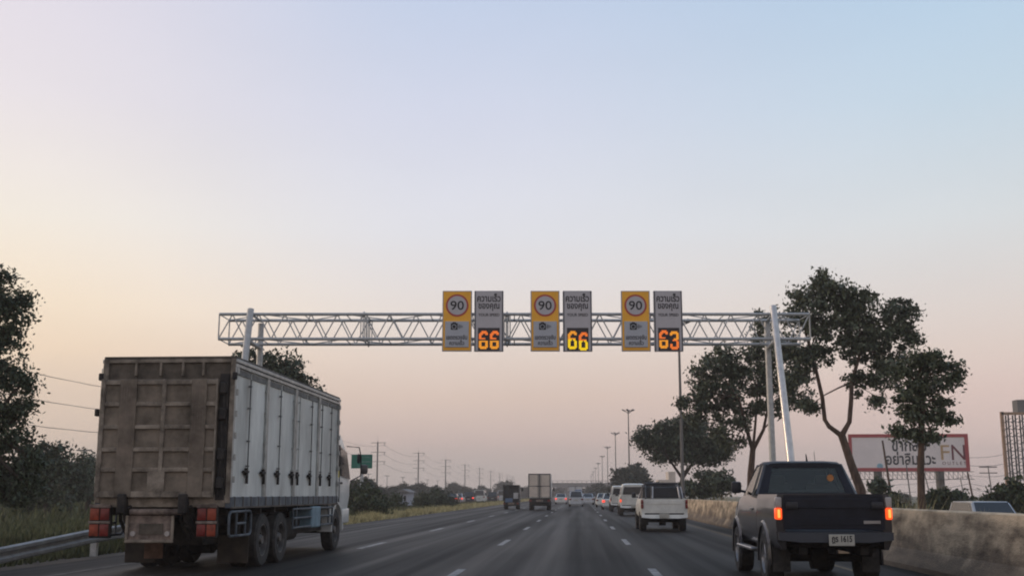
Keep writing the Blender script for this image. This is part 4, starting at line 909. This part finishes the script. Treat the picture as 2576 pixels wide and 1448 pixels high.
# ================================================================== CARS
def car(name, loc_, label, paint, kind='sedan', lit=False, group=None, hw=.85, s=1.0):
    r = thing(name, loc_, 0, label, 'van' if kind == 'van' else 'car', group)
    if kind == 'van': Lg, zb, zt, g0, g1, r0, r1, wb, wr = 4.7, 1.15, 2.0, .03, 4.1, .15, 3.2, .93, .80
    elif kind == 'suv': Lg, zb, zt, g0, g1, r0, r1, wb, wr = 4.5, 1.02, 1.72, .05, 3.5, .35, 2.7, .92, .76
    else: Lg, zb, zt, g0, g1, r0, r1, wb, wr = 4.4, .95, 1.46, .25, 3.4, 1.0, 2.5, .90, .70
    zb += .0
    def half(w, z1): return [(w*.85, .22), (w*.97, .32), (w, .55), (w*.985, z1-.18), (w*.93, z1-.03), (w*.6, z1)]
    t = MB(); hz = zb-.12
    t.loft([ring(0, half(hw*.90, zb-.08)), ring(.12, half(hw*.97, zb)), ring(1.0, half(hw, zb+.02)), ring(3.0, half(hw, zb)), ring(3.8, half(hw*.97, hz-.06)), ring(Lg-.1, half(hw*.85, hz-.2)), ring(Lg, half(hw*.7, hz-.34))])
    o = t.build('body', paint, r, 35); c = MB()
    for y in (.85, Lg-.85):
        for q in (-1, 1): c.bar((q*.55, y, .31), (q*1.2, y, .31), .37, n=20)
    cut(o, c)
    A = {(q, e): Vector((q*hw*wb, (g0, g1)[e], zb-.03)) for q in (-1, 1) for e in (0, 1)}; B = {(q, e): Vector((q*hw*wr, (r0, r1)[e], zt)) for q in (-1, 1) for e in (0, 1)}
    t = MB(); V = [t.bm.verts.new(p) for p in (A[-1,0], A[1,0], A[1,1], A[-1,1], B[-1,0], B[1,0], B[1,1], B[-1,1])]
    for f in ((0,1,5,4), (1,2,6,5), (2,3,7,6), (3,0,4,7), (4,5,6,7), (3,2,1,0)): t.bm.faces.new([V[i] for i in f])
    bmesh.ops.bevel(t.bm, geom=list(t.bm.edges), offset=.05, segments=2, affect='EDGES'); t.build('cabin', paint, r, 40)
    t = MB(); t.pane([A[-1,0], A[1,0], B[1,0], B[-1,0]], .012, .13); t.build('rear_window', 'tint', r, 0)
    t = MB(); t.pane([A[1,1], A[-1,1], B[-1,1], B[1,1]], .012, .1); t.build('windscreen', 'tint', r, 0)
    for q in (-1, 1):
        t = MB(); Q = [A[q,0], A[q,1], B[q,1], B[q,0]]; t.pane(Q if q > 0 else Q[::-1], .012, .12); t.build('side_window', 'tint', r, 0)
        t = MB(); t.b2(q*hw*.66, q*hw*.95, -.03, .12, zb-.30, zb-.12, .02); t.build('tail_lamp', 'lamp_red' if lit else 'lens_red', r)
        t = MB(); t.box((q*(hw+.08), 2.95, zb+.05), (.16, .08, .12), None, .03); t.build('wing_mirror', paint, r)
        for y in (.85, Lg-.85): wheel(r, q*(hw-.12), y, .31, .2, q, 'hub')
    t = MB(); t.b2(-.22, .22, -.03, -.005, .62, .73); t.build('number_plate', 'plate', r)
    t = MB(); t.b2(-hw*.9, hw*.9, -.07, .1, .25, .45, .04); t.build('bumper', paint, r)
    return r
GC = 'cars ahead on the highway'
car('sedan_car', (2.75, 103, 0), 'white sedan right of the other white sedan, ahead of the canopied pickups', 'white', lit=True, group=GC)
car('sedan_car', (2.45, 121, 0), 'white sedan at the head of the queue in the right lane', 'white', group=GC)
car('silver_car', (-.50, 128, 0), 'silver sedan alone in the middle lane ahead', 'silver', 'suv', group=GC, hw=.84)
car('sedan_car', (-2.75, 158, 0), 'small pale car between the cream box truck and the silver sedan', 'white', lit=True, group=GC)
car('sedan_car', (.95, 150, 0), 'grey car peeking out right of the silver sedan', 'silver', 'sedan', group=GC)
car('sedan_car', (1.9, 195, 0), 'dark car far ahead left of the queue', 'dkcar', 'suv', group=GC)
GF = 'vehicles on the left frontage road'
def onfront(px, d): p = at(px, 1250, d); return (p.x, d, 0)
car('frontage_car', onfront(1150, 165), 'pale green car with one brake lamp glowing right of the dark bush', 'silver', 'sedan', True, GF)
car('frontage_car', onfront(1178, 172), 'dark car with three glowing brake lamps left of the white van', 'dkcar', 'suv', True, GF)
car('frontage_van', onfront(1205, 178), 'white van on the left frontage road', 'white', 'van', False, GF, hw=.95)
car('frontage_car', onfront(1238, 185), 'dark car between the white van and the brake lights', 'dkcar', 'suv', False, GF)
car('frontage_van', onfront(1262, 195), 'grey minivan with two brake lamps behind the three-wheeled cargo vehicle', 'silver', 'van', True, GF)
car('frontage_car', onfront(1135, 160), 'dark car half hidden by the dark bush', 'dkcar', 'sedan', True, GF)
# vehicle beyond the barrier on the right
bc = car('oncoming_car', (15.6, 47, -.63), 'pale car on the opposite carriageway showing above the barrier', 'silver', 'suv', False, None, hw=.92); bc.rotation_euler = (0, 0, math.pi)

# ================================================================== OTHER TRUCKS
def boxlorry(name, loc_, label, hw, zb, zt, Ln, panel, cab, wheels=.42, group=None, curtain=False, open_back=False):
    r = thing(name, loc_, 0, label, 'truck', group)
    t = MB(); t.b2(-hw, hw, .03, Ln, zb, zt, .03) if not open_back else t.b2(-hw, hw, .5, Ln, zb, zt, .03); t.build('cargo_box', cab, r)
    if not open_back:
        for q in (-1, 1):
            t = MB(); t.b2(q*.05, q*(hw-.09), -.01, .028, zb+.08, zt-.10, .008); dr = t.build('rear_door', panel, r)
            t = MB(); t.bar((q*.12, -.03, zb+.1), (q*.12, -.03, zt-.12), .018, n=6); t.b2(q*.06, q*.25, -.05, -.015, zb+.95, zb+1.0); t.build('lock_bar', 'steel_dark', dr)
        t = MB(); t.b2(-hw, hw, -.02, .029, zt-.09, zt, .005); t.b2(-hw, -hw+.07, -.02, .029, zb, zt-.091); t.b2(hw-.07, hw, -.02, .029, zb, zt-.091); t.b2(-.035, .035, -.02, .029, zb, zt-.091); t.b2(-hw+.071, -.036, -.02, -.011, (zb+zt)/2-.06, (zb+zt)/2); t.b2(.036, hw-.071, -.02, -.011, (zb+zt)/2-.06, (zb+zt)/2)
        t.build('door_frame', 'steel_dark', r)
    else:
        t = MB(); 
        for q in (-1, 1): t.b2(q*(hw-.06), q*hw, 0, .5, zb, zt)
        t.b2(-hw, hw, 0, .5, zt-.06, zt+.02); t.build('canopy_frame', 'steel_dark', r)
    t = MB(); t.b2(-hw*.9, hw*.9, .0, .12, zb-.45, zb-.02, .02); t.b2(-hw*.5, hw*.5, .1, Ln+1, zb-.35, zb-.03); t.b2(-hw*.85, hw*.85, .3, 2.6, wheels*.9, zb-.03); t.build('chassis', 'dirtyblack', r)
    t = MB(); t.b2(-.3, .3, -.03, -.005, zb-.32, zb-.14); t.build('number_plate', 'rust', r)
    for q in (-1, 1):
        t = MB(); t.b2(q*hw*.7, q*hw*.95, -.03, .1, zb-.3, zb-.16, .01); t.build('tail_lamp', 'lens_red', r)
        for y in (1.5, Ln+.4): wheel(r, q*(hw-.2), y, wheels, .36 if y < 2 else .24, q, 'hubdirty', True)
    t = MB(); t.loft([ring(y, [(w*.95, .6), (w, .9), (w*.98, 1.5), (w*.88, z1-.12), (w*.6, z1)]) for y, w, z1 in ((Ln+.06, hw*.95, 2.2), (Ln+1.0, hw*.95, 2.25), (Ln+1.5, hw*.93, 2.1), (Ln+1.75, hw*.9, 1.5))]); t.build('cab', cab, r, 40)
    for q in (-1, 1):
        t = MB(); Q = [(q*(hw*.95+.0), Ln+.3, 1.45), (q*(hw*.95), Ln+1.3, 1.45), (q*hw*.86, Ln+1.2, 2.05), (q*hw*.86, Ln+.3, 2.05)]; t.pane(Q if q > 0 else Q[::-1], .02); t.build('side_window', 'tint', r, 0)
        t = MB(); t.box((q*(hw+.12), Ln+1.4, 1.8), (.16, .08, .3), None, .03); t.build('wing_mirror', 'black', r)
    return r
boxlorry('box_lorry', (-3.55, 98, 0), 'cream box truck with double rear doors in the next lane ahead', .97, 1.05, 3.12, 4.3, 'cream', 'cabwhite')
o = boxlorry('cargo_pickup', (-6.45, 105, 0), 'dark canopied cargo truck left of the cream box truck', .76, .75, 2.2, 2.2, 'tint', 'steel_dark', .33, open_back=True)
t = MB(); t.b2(-.70, -.20, .2, .49, .8, 2.1); t.build('load', 'black', o); t = MB(); t.b2(-.55, .15, -.02, .1, .62, 1.0, .02); t.build('tailboard', 'bluecar', o)
t = MB(); t.b2(.2, .66, .3, .49, .95, 1.5, .02); t.build('cargo_sack', 'silver', o)
boxlorry('container_truck', (-1.05, 235, 0), 'big pale container truck far ahead under the overpass', 1.45, 1.0, 3.0, 8, 'silver', 'cabwhite', .5)
boxlorry('container_truck', (-.4, 205, 0), 'blue truck far ahead just behind the silver sedan', .75, .8, 1.9, 3, 'bluecar', 'bluecar', .35)

# ================================================================== BIG BOX TRUCK
r = T = thing('box_truck', (-7.28, 19.35, 0), 0, 'large dirty white box truck with a brown folded tail lift, on the left', 'truck')
HW, ZB, ZT, LB = 1.20, 1.31, 3.76, 8.7
t = MB(); t.b2(-HW+.02, HW-.03, .06, LB, ZB, ZT-.03, .01); t.build('cargo_box', 'boxside', r)
t = MB(); t.b2(-HW+.0, HW+.0, .0, LB+.01, ZT-.03, ZT+.015, .01); t.build('roof', 'rear_dark', r)
# right side: framed doors
pill = [0.0, 2.12, 4.32, 6.5, 8.62]
for s in (1, -1):
    for k, y in enumerate(pill):
        t = MB(); w = .07 if k in (1, 3) else .05
        for yy in ([y+.02] if k in (0, 4) else [y-.045, y+.045]): t.b2(s*(HW-.03), s*(HW+.015), yy-.028, yy+.028, ZB+.0, ZT-.18, .006)
        t.build('side_pillar', 'boxrib', r)
    t = MB(); t.b2(s*(HW-.03), s*(HW+.03), 0, LB, ZT-.10, ZT-.035, .008); t.b2(s*(HW-.03), s*(HW+.012), 0, LB, ZT-.175, ZT-.115, .004); t.build('top_rail', 'boxrib', r)
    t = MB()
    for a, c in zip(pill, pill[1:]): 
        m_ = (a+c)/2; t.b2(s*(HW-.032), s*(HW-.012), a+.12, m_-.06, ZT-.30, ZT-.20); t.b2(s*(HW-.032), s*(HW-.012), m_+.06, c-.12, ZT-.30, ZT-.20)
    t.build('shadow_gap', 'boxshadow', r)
    t = MB(); t.b2(s*(HW-.09), s*(HW+.012), 0, LB, ZB-.19, ZB+.005, .01)
    t.build('lower_rail', 'bluerail', r)
    t = MB()
    t.b2(s*(HW-.02), s*(HW+.026), .02, LB-.02, ZB-.195, ZB-.165, .004)
    for k in range(18): t.b2(s*(HW-.02), s*(HW+.022), .22+k*.49, .25+k*.49, ZB-.166, ZB+.01, .004)
    t.build('hinge_strip', 'rear_dark', r)
    for y in (.92, 2.02, 3.05, 4.18, 4.62, 5.75, 6.75, 7.75):
        t = MB(); t.bar((s*(HW+.012), y, ZB+.32), (s*(HW+.012), y, ZT-.32), .013, n=6)
        for zz in (1.85, 2.3, 2.9, 3.3): t.b2(s*(HW-.02), s*(HW+.03), y-.03, y+.03, zz, zz+.03)
        rod = t.build('lock_rod', 'boxrib' if y in (2.02, 4.18, 4.62) else 'rod_grey', r)
        t = MB(); t.b2(s*(HW-.02), s*(HW+.035), y-.22, y+.05, ZB+.43, ZB+.475, .005); t.b2(s*(HW-.02), s*(HW+.04), y-.09, y-.04, ZB+.38, ZB+.52, .005); t.b2(s*(HW-.02), s*(HW+.03), y-.013, y+.013, ZB+.24, ZB+.45, .004); t.build('latch_handle', 'dirtyblack', rod)
    for y in (.05, 8.6):
        t = MB()
        for k in range(6): t.bar((s*(HW+.03), y, ZB+.25+k*.38), (s*(HW+.03), y, ZB+.36+k*.38), .024, n=6); t.b2(s*(HW), s*(HW+.03), y-.02, y+.09, ZB+.28+k*.38, ZB+.32+k*.38)
        t.build('door_hinge', 'boxrib', r)
# rear: frame
t = MB(); t.b2(-HW, -HW+.10, -.02, .06, ZB-.1, ZT-.03, .008); t.b2(HW-.085, HW, -.02, .06, ZB-.1, ZT-.03, .008); t.b2(-HW+.101, HW-.086, -.02, .06, ZT-.10, ZT-.035, .006); t.b2(-HW+.101, HW-.086, -.02, .05, ZB-.17, ZB+.04, .006)
for x in (-.6, -.15, .25, .62): t.b2(x-.02, x+.02, -.03, .055, ZT-.33, ZT-.101, .004)
t.build('rear_frame', 'rear_rib', r)
t = MB(); t.b2(-HW+.101, HW-.086, .02, .055, ZB+.041, ZT-.101); t.build('rear_wall', 'rear_dark', r)
# tail lift platform folded upright
PX0, PX1, PZ0, PZ1 = -HW+.03, HW-.27, ZB+.0, ZT-.40
t = MB(); t.b2(PX0, PX1, -.09, -.03, PZ0, PZ1, .01); pf = t.build('tail_lift_platform', 'rear_grey', r)
colx = [(-HW+.11, -HW+.38), (-HW+.68, -HW+1.14), (-HW+1.21, -HW+1.67), (-HW+1.94, HW-.285)]
hz = [PZ0+.10, 1.78, 2.13, 2.52, 2.92, PZ1-.06]
# ribs standing proud (leave pockets between)
t = MB()
xs = [PX0, colx[0][0], colx[0][1], colx[1][0], colx[1][1], colx[2][0], colx[2][1], colx[3][0]]
for a, c in ((PX0, colx[0][0]), (colx[0][1], colx[1][0]), (colx[1][1], colx[2][0]), (colx[2][1], colx[3][0]), (PX1-.025, PX1)): t = MB(); t.b2(a, c, -.135, -.091, PZ0, PZ1, .006); t.build('upright_rib', 'rear_grey' if c-a > .2 else 'rear_rib', pf)
for (a, c) in colx:
    for zz in hz[1:]: t = MB(); t.b2(a+.001, c-.001, -.130, -.091, zz-.035, zz+.035, .006); t.build('cross_rib', 'rear_rib', pf)
    t = MB(); t.b2(a+.001, c-.001, -.130, -.091, PZ0, PZ0+.1, .004); t.build('cross_rib', 'rear_rib', pf)
t = MB()
t.b2(colx[1][0]+.28, colx[2][0]+.05, -.134, -.0915, PZ0+.10, 1.745)      # filled plate at the foot
t.build('foot_plate', 'rear_rib', pf)
for (a, c) in ((colx[0][1]+.02, colx[1][0]-.02), (colx[2][1]+.02, colx[3][0]-.02)):
    t = MB(); zz = PZ0+.55
    while zz < PZ1-.1:
        x = a
        while x < c-.03: t.box((x+.018, -.137, zz), (.03, .006, .008), (0, R(35), 0)); x += .045
        zz += .035
    t.build('tread_plate', 'rust', pf, 0)
# dark gap with hoses and hinge gear at the right of the platform
t = MB(); t.b2(HW-.26, HW-.10, -.025, .015, ZB-.05, ZT-.30)
for zz in (1.55, 2.05, 2.75, 3.2): t.b2(HW-.25, HW-.12, -.10, -.02, zz-.10, zz+.10, .02)
t.bar((HW-.2, -.05, ZB), (HW-.17, -.04, ZT-.5), .018, n=6); t.bar((HW-.15, -.05, ZB+.2), (HW-.20, -.06, 2.6), .014, n=6); t.build('hinge_gear', 'dirtyblack', r)
for x, zz in ((-HW-.05, 2.78), (-HW-.02, ZT-.35), (HW-.0, ZT-.34)):
    t = MB(); t.box((x, -.03, zz), (.07, .10, .13), None, .015); t.build('marker_lamp', 'dirtyblack', r)
# lift arms
for x in (-.66, .42):
    t = MB(); t.box((x, -.12, 1.20), (.15, .16, .34), None, .02); t.tube([(x, -.08, 1.30), (x+.03, .05, .95), (x+.10, .45, .65)], .07, 8); t.tube([(x+.10, -.05, 1.15), (x+.16, .3, .75)], .04, 8); t.tube([(x-.08, -.06, 1.32), (x-.1, .1, .9), (x-.02, .35, .55)], .035, 6); t.build('lift_arm', 'dirtyblack', r)
t = MB(); t.tube([(-.55, -.02, 1.06), (.36, -.02, 1.06)], .055, 12); t.build('torsion_tube', 'rust', r)
t = MB(); t.b2(-.60, .22, .0, .04, .56, 1.00, .006); t.build('rear_plate', 'rust', r)
t = MB(); t.b2(-.62, .24, -.04, .0, .535, .585, .01); t.b2(-.62, -.57, -.04, .0, .586, 1.0, .01); t.b2(.19, .24, -.04, .0, .586, 1.0, .01); t.build('plate_frame', 'rear_rib', r)
t = MB(); t.b2(-.38, .04, -.012, -.001, .68, .86); t.build('number_plate', 'rear_dark', r)
for x in (-.48, .13): t = MB(); t.disc((x, -.02, .69), .045, .04, 'y', 16); t.build('plate_lamp', 'lens_clear', r)
# rear light clusters
for s, c0 in ((-1, -1.03), (1, .90)):
    x0, x1 = (c0-.20, c0+.13) if s < 0 else (c0-.05, c0+.27)
    x0, x1 = (-1.24, -.90) if s < 0 else (.66, .99)
    t = MB(); t.b2(x0-.015, x1+.015, -.06, .06, .615, 1.18, .015); hs = t.build('lamp_cluster', 'dirtyblack', r)
    xm = (x0+x1)/2; outer, inner = ((x0, xm-.01), (xm+.01, x1)) if s < 0 else ((xm+.01, x1), (x0, xm-.01))
    for (z0_, z1_) in ((.92, 1.12), (.65, .85)):
        t = MB(); t.b2(outer[0], outer[1], -.08, -.061, z0_, z1_, .012, 2); t.build('orange_lens', 'lens_orange', hs)
        t = MB(); t.b2(inner[0], inner[1], -.08, -.061, z0_, z1_, .012, 2); t.build('red_lens', 'lens_red', hs)
    t = MB(); t.b2(x0-.02, x1+.02, -.085, -.061, .862, .905, .004); t.build('lamp_guard', 'rust', hs); t = MB(); t.b2(x0-.02, x1+.02, -.08, -.061, 1.13, 1.19, .006); t.build('lamp_guard', 'rust', hs)
# chassis
t = MB(); t.b2(-.48, -.38, .1, 9.9, .80, 1.10); t.b2(.38, .48, .1, 9.9, .80, 1.10)
for k in range(9): t.b2(-HW+.1, HW-.1, .25+k*1.0, .33+k*1.0, 1.0, 1.14)
t.b2(-HW+.2, HW-.2, .3, LB-.1, 1.10, 1.13); t.b2(-.35, .35, 1.2, 2.1, .45, .95); t.b2(-.9, -.2, 4.6, 7.0, .45, .95); t.b2(.2, .95, 4.5, 8.1, .50, .85); t.bar((.75, 4.7, .5), (.75, 6.0, .5), .14, n=12)
t.b2(-.45, .45, 8.2, 10, .45, 1.0); t.build('chassis', 'dirtyblack', r)
for y in (2.3, 3.6, 8.75):
    t = MB(); t.bar((-1, y, .5), (1, y, .5), .09, n=10)
    if y < 8: t.bar((-.2, y, .5), (.2, y, .5), .26, n=14)
    t.build('axle', 'dirtyblack', r)
for s in (-1, 1):
    for y in (2.3, 3.6):
        wheel(r, s*(HW-.17), y, .5, .27, s, 'hubdirty', True); wheel(r, s*(HW-.49), y, .5, .26, s, 'dirtyblack', True)
    wheel(r, s*(HW-.17), 8.75, .5, .28, s, 'hubdirty', True)
    t = MB(); t.b2(s*(HW-.62), s*(HW-.04), 1.35, 1.38, .12, .62, .005); t.build('mudflap', 'flap', r)
t = MB(); t.b2(-.62, -.28, .9, .93, .22, .50, .005); t.build('mudflap', 'flapo', r)
# pipe side guards
for s in (-1, 1):
    X = s*(HW-.0)
    t = MB(); q = []
    y0, y1, z0_, z1_, cr = .0, 1.30, .64, 1.06, .10
    for cxx, czz, a0 in ((y1-cr, z1_-cr, 0), (y0+cr, z1_-cr, 90), (y0+cr, z0_+cr, 180), (y1-cr, z0_+cr, 270)):
        for k in range(4): a = R(a0+k*30); q.append((X, cxx+cr*math.cos(a), czz+cr*math.sin(a)))
    q.append(q[0]); t.tube(q, .025, 8)
    for yy in (.42, .95): t.tube([(X, yy, z0_), (X, yy, z1_)], .022, 6)
    t.tube([(X, .42, .85), (X, .95, .85)], .025, 6); t.build('rear_side_guard', 'bluerail', r)
    t = MB(); y0, y1 = 4.35, 8.15
    for zz in (.66, .86, 1.05): t.tube([(X, y0, zz), (X, y1, zz)], .026, 8)
    for yy in (y0, y0+.3, y1-.4, y1): t.tube([(X, yy, .64), (X, yy, 1.07)], .022, 6)
    for yy in (4.8, 6.2, 7.7): t.b2(X-s*.03-.01, X-s*.03+.01, yy, yy+.05, 1.05, 1.15)
    t.build('side_guard', 'bluerail', r)
    t = MB(); t.b2(X-s*.5, X+s*.03, 5.95, 6.80, .62, 1.09, .02); t.build('toolbox', 'bluepanel', r)
# cab
def ch(w, z1, zb=1.0): return [(w*.96, zb), (w, zb+.3), (w, 1.8), (w*.93, z1-.25), (w*.86, z1-.06), (w*.6, z1)]
t = MB(); cw = 1.14
t.loft([ring(8.80, ch(cw, 3.0)), ring(9.0, ch(cw, 3.02)), ring(9.9, ch(cw, 2.95)), ring(10.35, ch(cw*.99, 2.7)), ring(10.6, ch(cw*.97, 2.0)), ring(10.72, ch(cw*.93, 1.75))]); cb = t.build('cab', 'cabwhite', r, 35)
t = MB()
for s in (-1, 1): t.b2(s*(cw-.35), s*(cw-.02), 9.75, 10.6, .62, 1.0, .05, 2); t.b2(s*(cw-.35), s*(cw+.01), 8.1, 8.25, .65, 1.25, .03)
t.b2(-cw+.2, cw-.2, 10.4, 10.75, .42, 1.0, .04); t.build('cab_bumper', 'cabwhite', r)
for s in (-1, 1):
    t = MB(); n = 12; V = []; rr = .60
    for k in range(n+1):
        a = R(-5)+(math.pi+R(10))*k/n; V.append([t.bm.verts.new((s*x, 8.78+math.cos(a)*q, .52+math.sin(a)*q)) for x, q in ((cw-.3, rr), (cw+.06, rr), (cw+.06, rr+.06), (cw-.3, rr+.06))])
    for k in range(n):
        for i in range(4): t.bm.faces.new((V[k][i], V[k+1][i], V[k+1][(i+1)%4], V[k][(i+1)%4]))
    t.bm.faces.new(V[0]); t.bm.faces.new(V[-1][::-1]); t.build('wheel_arch', 'cabwhite', r, 40)
    t = MB(); Q = [(s*(cw+.0), 9.25, 1.82), (s*(cw+.0), 10.42, 1.75), (s*cw*.945, 10.22, 2.45), (s*cw*.925, 9.25, 2.62)]; t.pane(Q if s > 0 else Q[::-1], .02); t.build('side_window', 'tint', r, 0)
    t = MB(); t.b2(s*(cw-.02), s*(cw+.014), 9.12, 9.15, 1.15, 2.6); t.b2(s*(cw-.02), s*(cw+.035), 9.25, 9.42, 1.62, 1.67, .01); t.build('door_trim', 'dirtyblack', r)
    t = MB(); t.tube([(s*(cw-.1), 10.45, 2.62), (s*(cw+.20), 10.62, 2.60), (s*(cw+.26), 10.62, 2.35), (s*(cw+.26), 10.62, 1.85), (s*(cw-.0), 10.5, 1.7)], .018, 6); am = t.build('mirror_arm', 'black', r)
    t = MB(); t.box((s*(cw+.20), 10.60, 2.30), (.09, .08, .26), None, .05, 2); t.build('mirror', 'black', am)
    t = MB(); t.box((s*(cw+.33), 10.72, 2.02), (.20, .12, .26), None, .06, 2); t.build('round_mirror', 'hubdirty', am)
t = MB(); t.b2(cw-.01, cw+.012, 8.92, 9.08, 1.78, 2.05, .004); t.build('sticker', 'sticker', r)
t = MB(); t.pane([(cw*.9, 10.66, 1.75), (-cw*.9, 10.66, 1.75), (-cw*.82, 10.38, 2.62), (cw*.82, 10.38, 2.62)], .02); t.build('windscreen', 'tint', r, 0)

# ================================================================== HAZE
def haze_box():
    t = MB(); t.b2(-720, 720, -60, 1010, -1.6, 40); o = t.build('haze', 'black', None, 0)
    m = bpy.data.materials.new('evening haze'); m.use_nodes = True; n = m.node_tree; n.nodes.clear()
    ou = n.nodes.new('ShaderNodeOutputMaterial'); v = n.nodes.new('ShaderNodeVolumePrincipled'); n.links.new(v.outputs[0], ou.inputs['Volume'])
    v.inputs['Color'].default_value = (.90, .84, .80, 1); v.inputs['Density'].default_value = HAZE; v.inputs['Anisotropy'].default_value = .2
    o.data.materials.clear(); o.data.materials.append(m); tag(o, 'thin evening haze over the whole highway', 'haze', None, 'stuff')
haze_box()
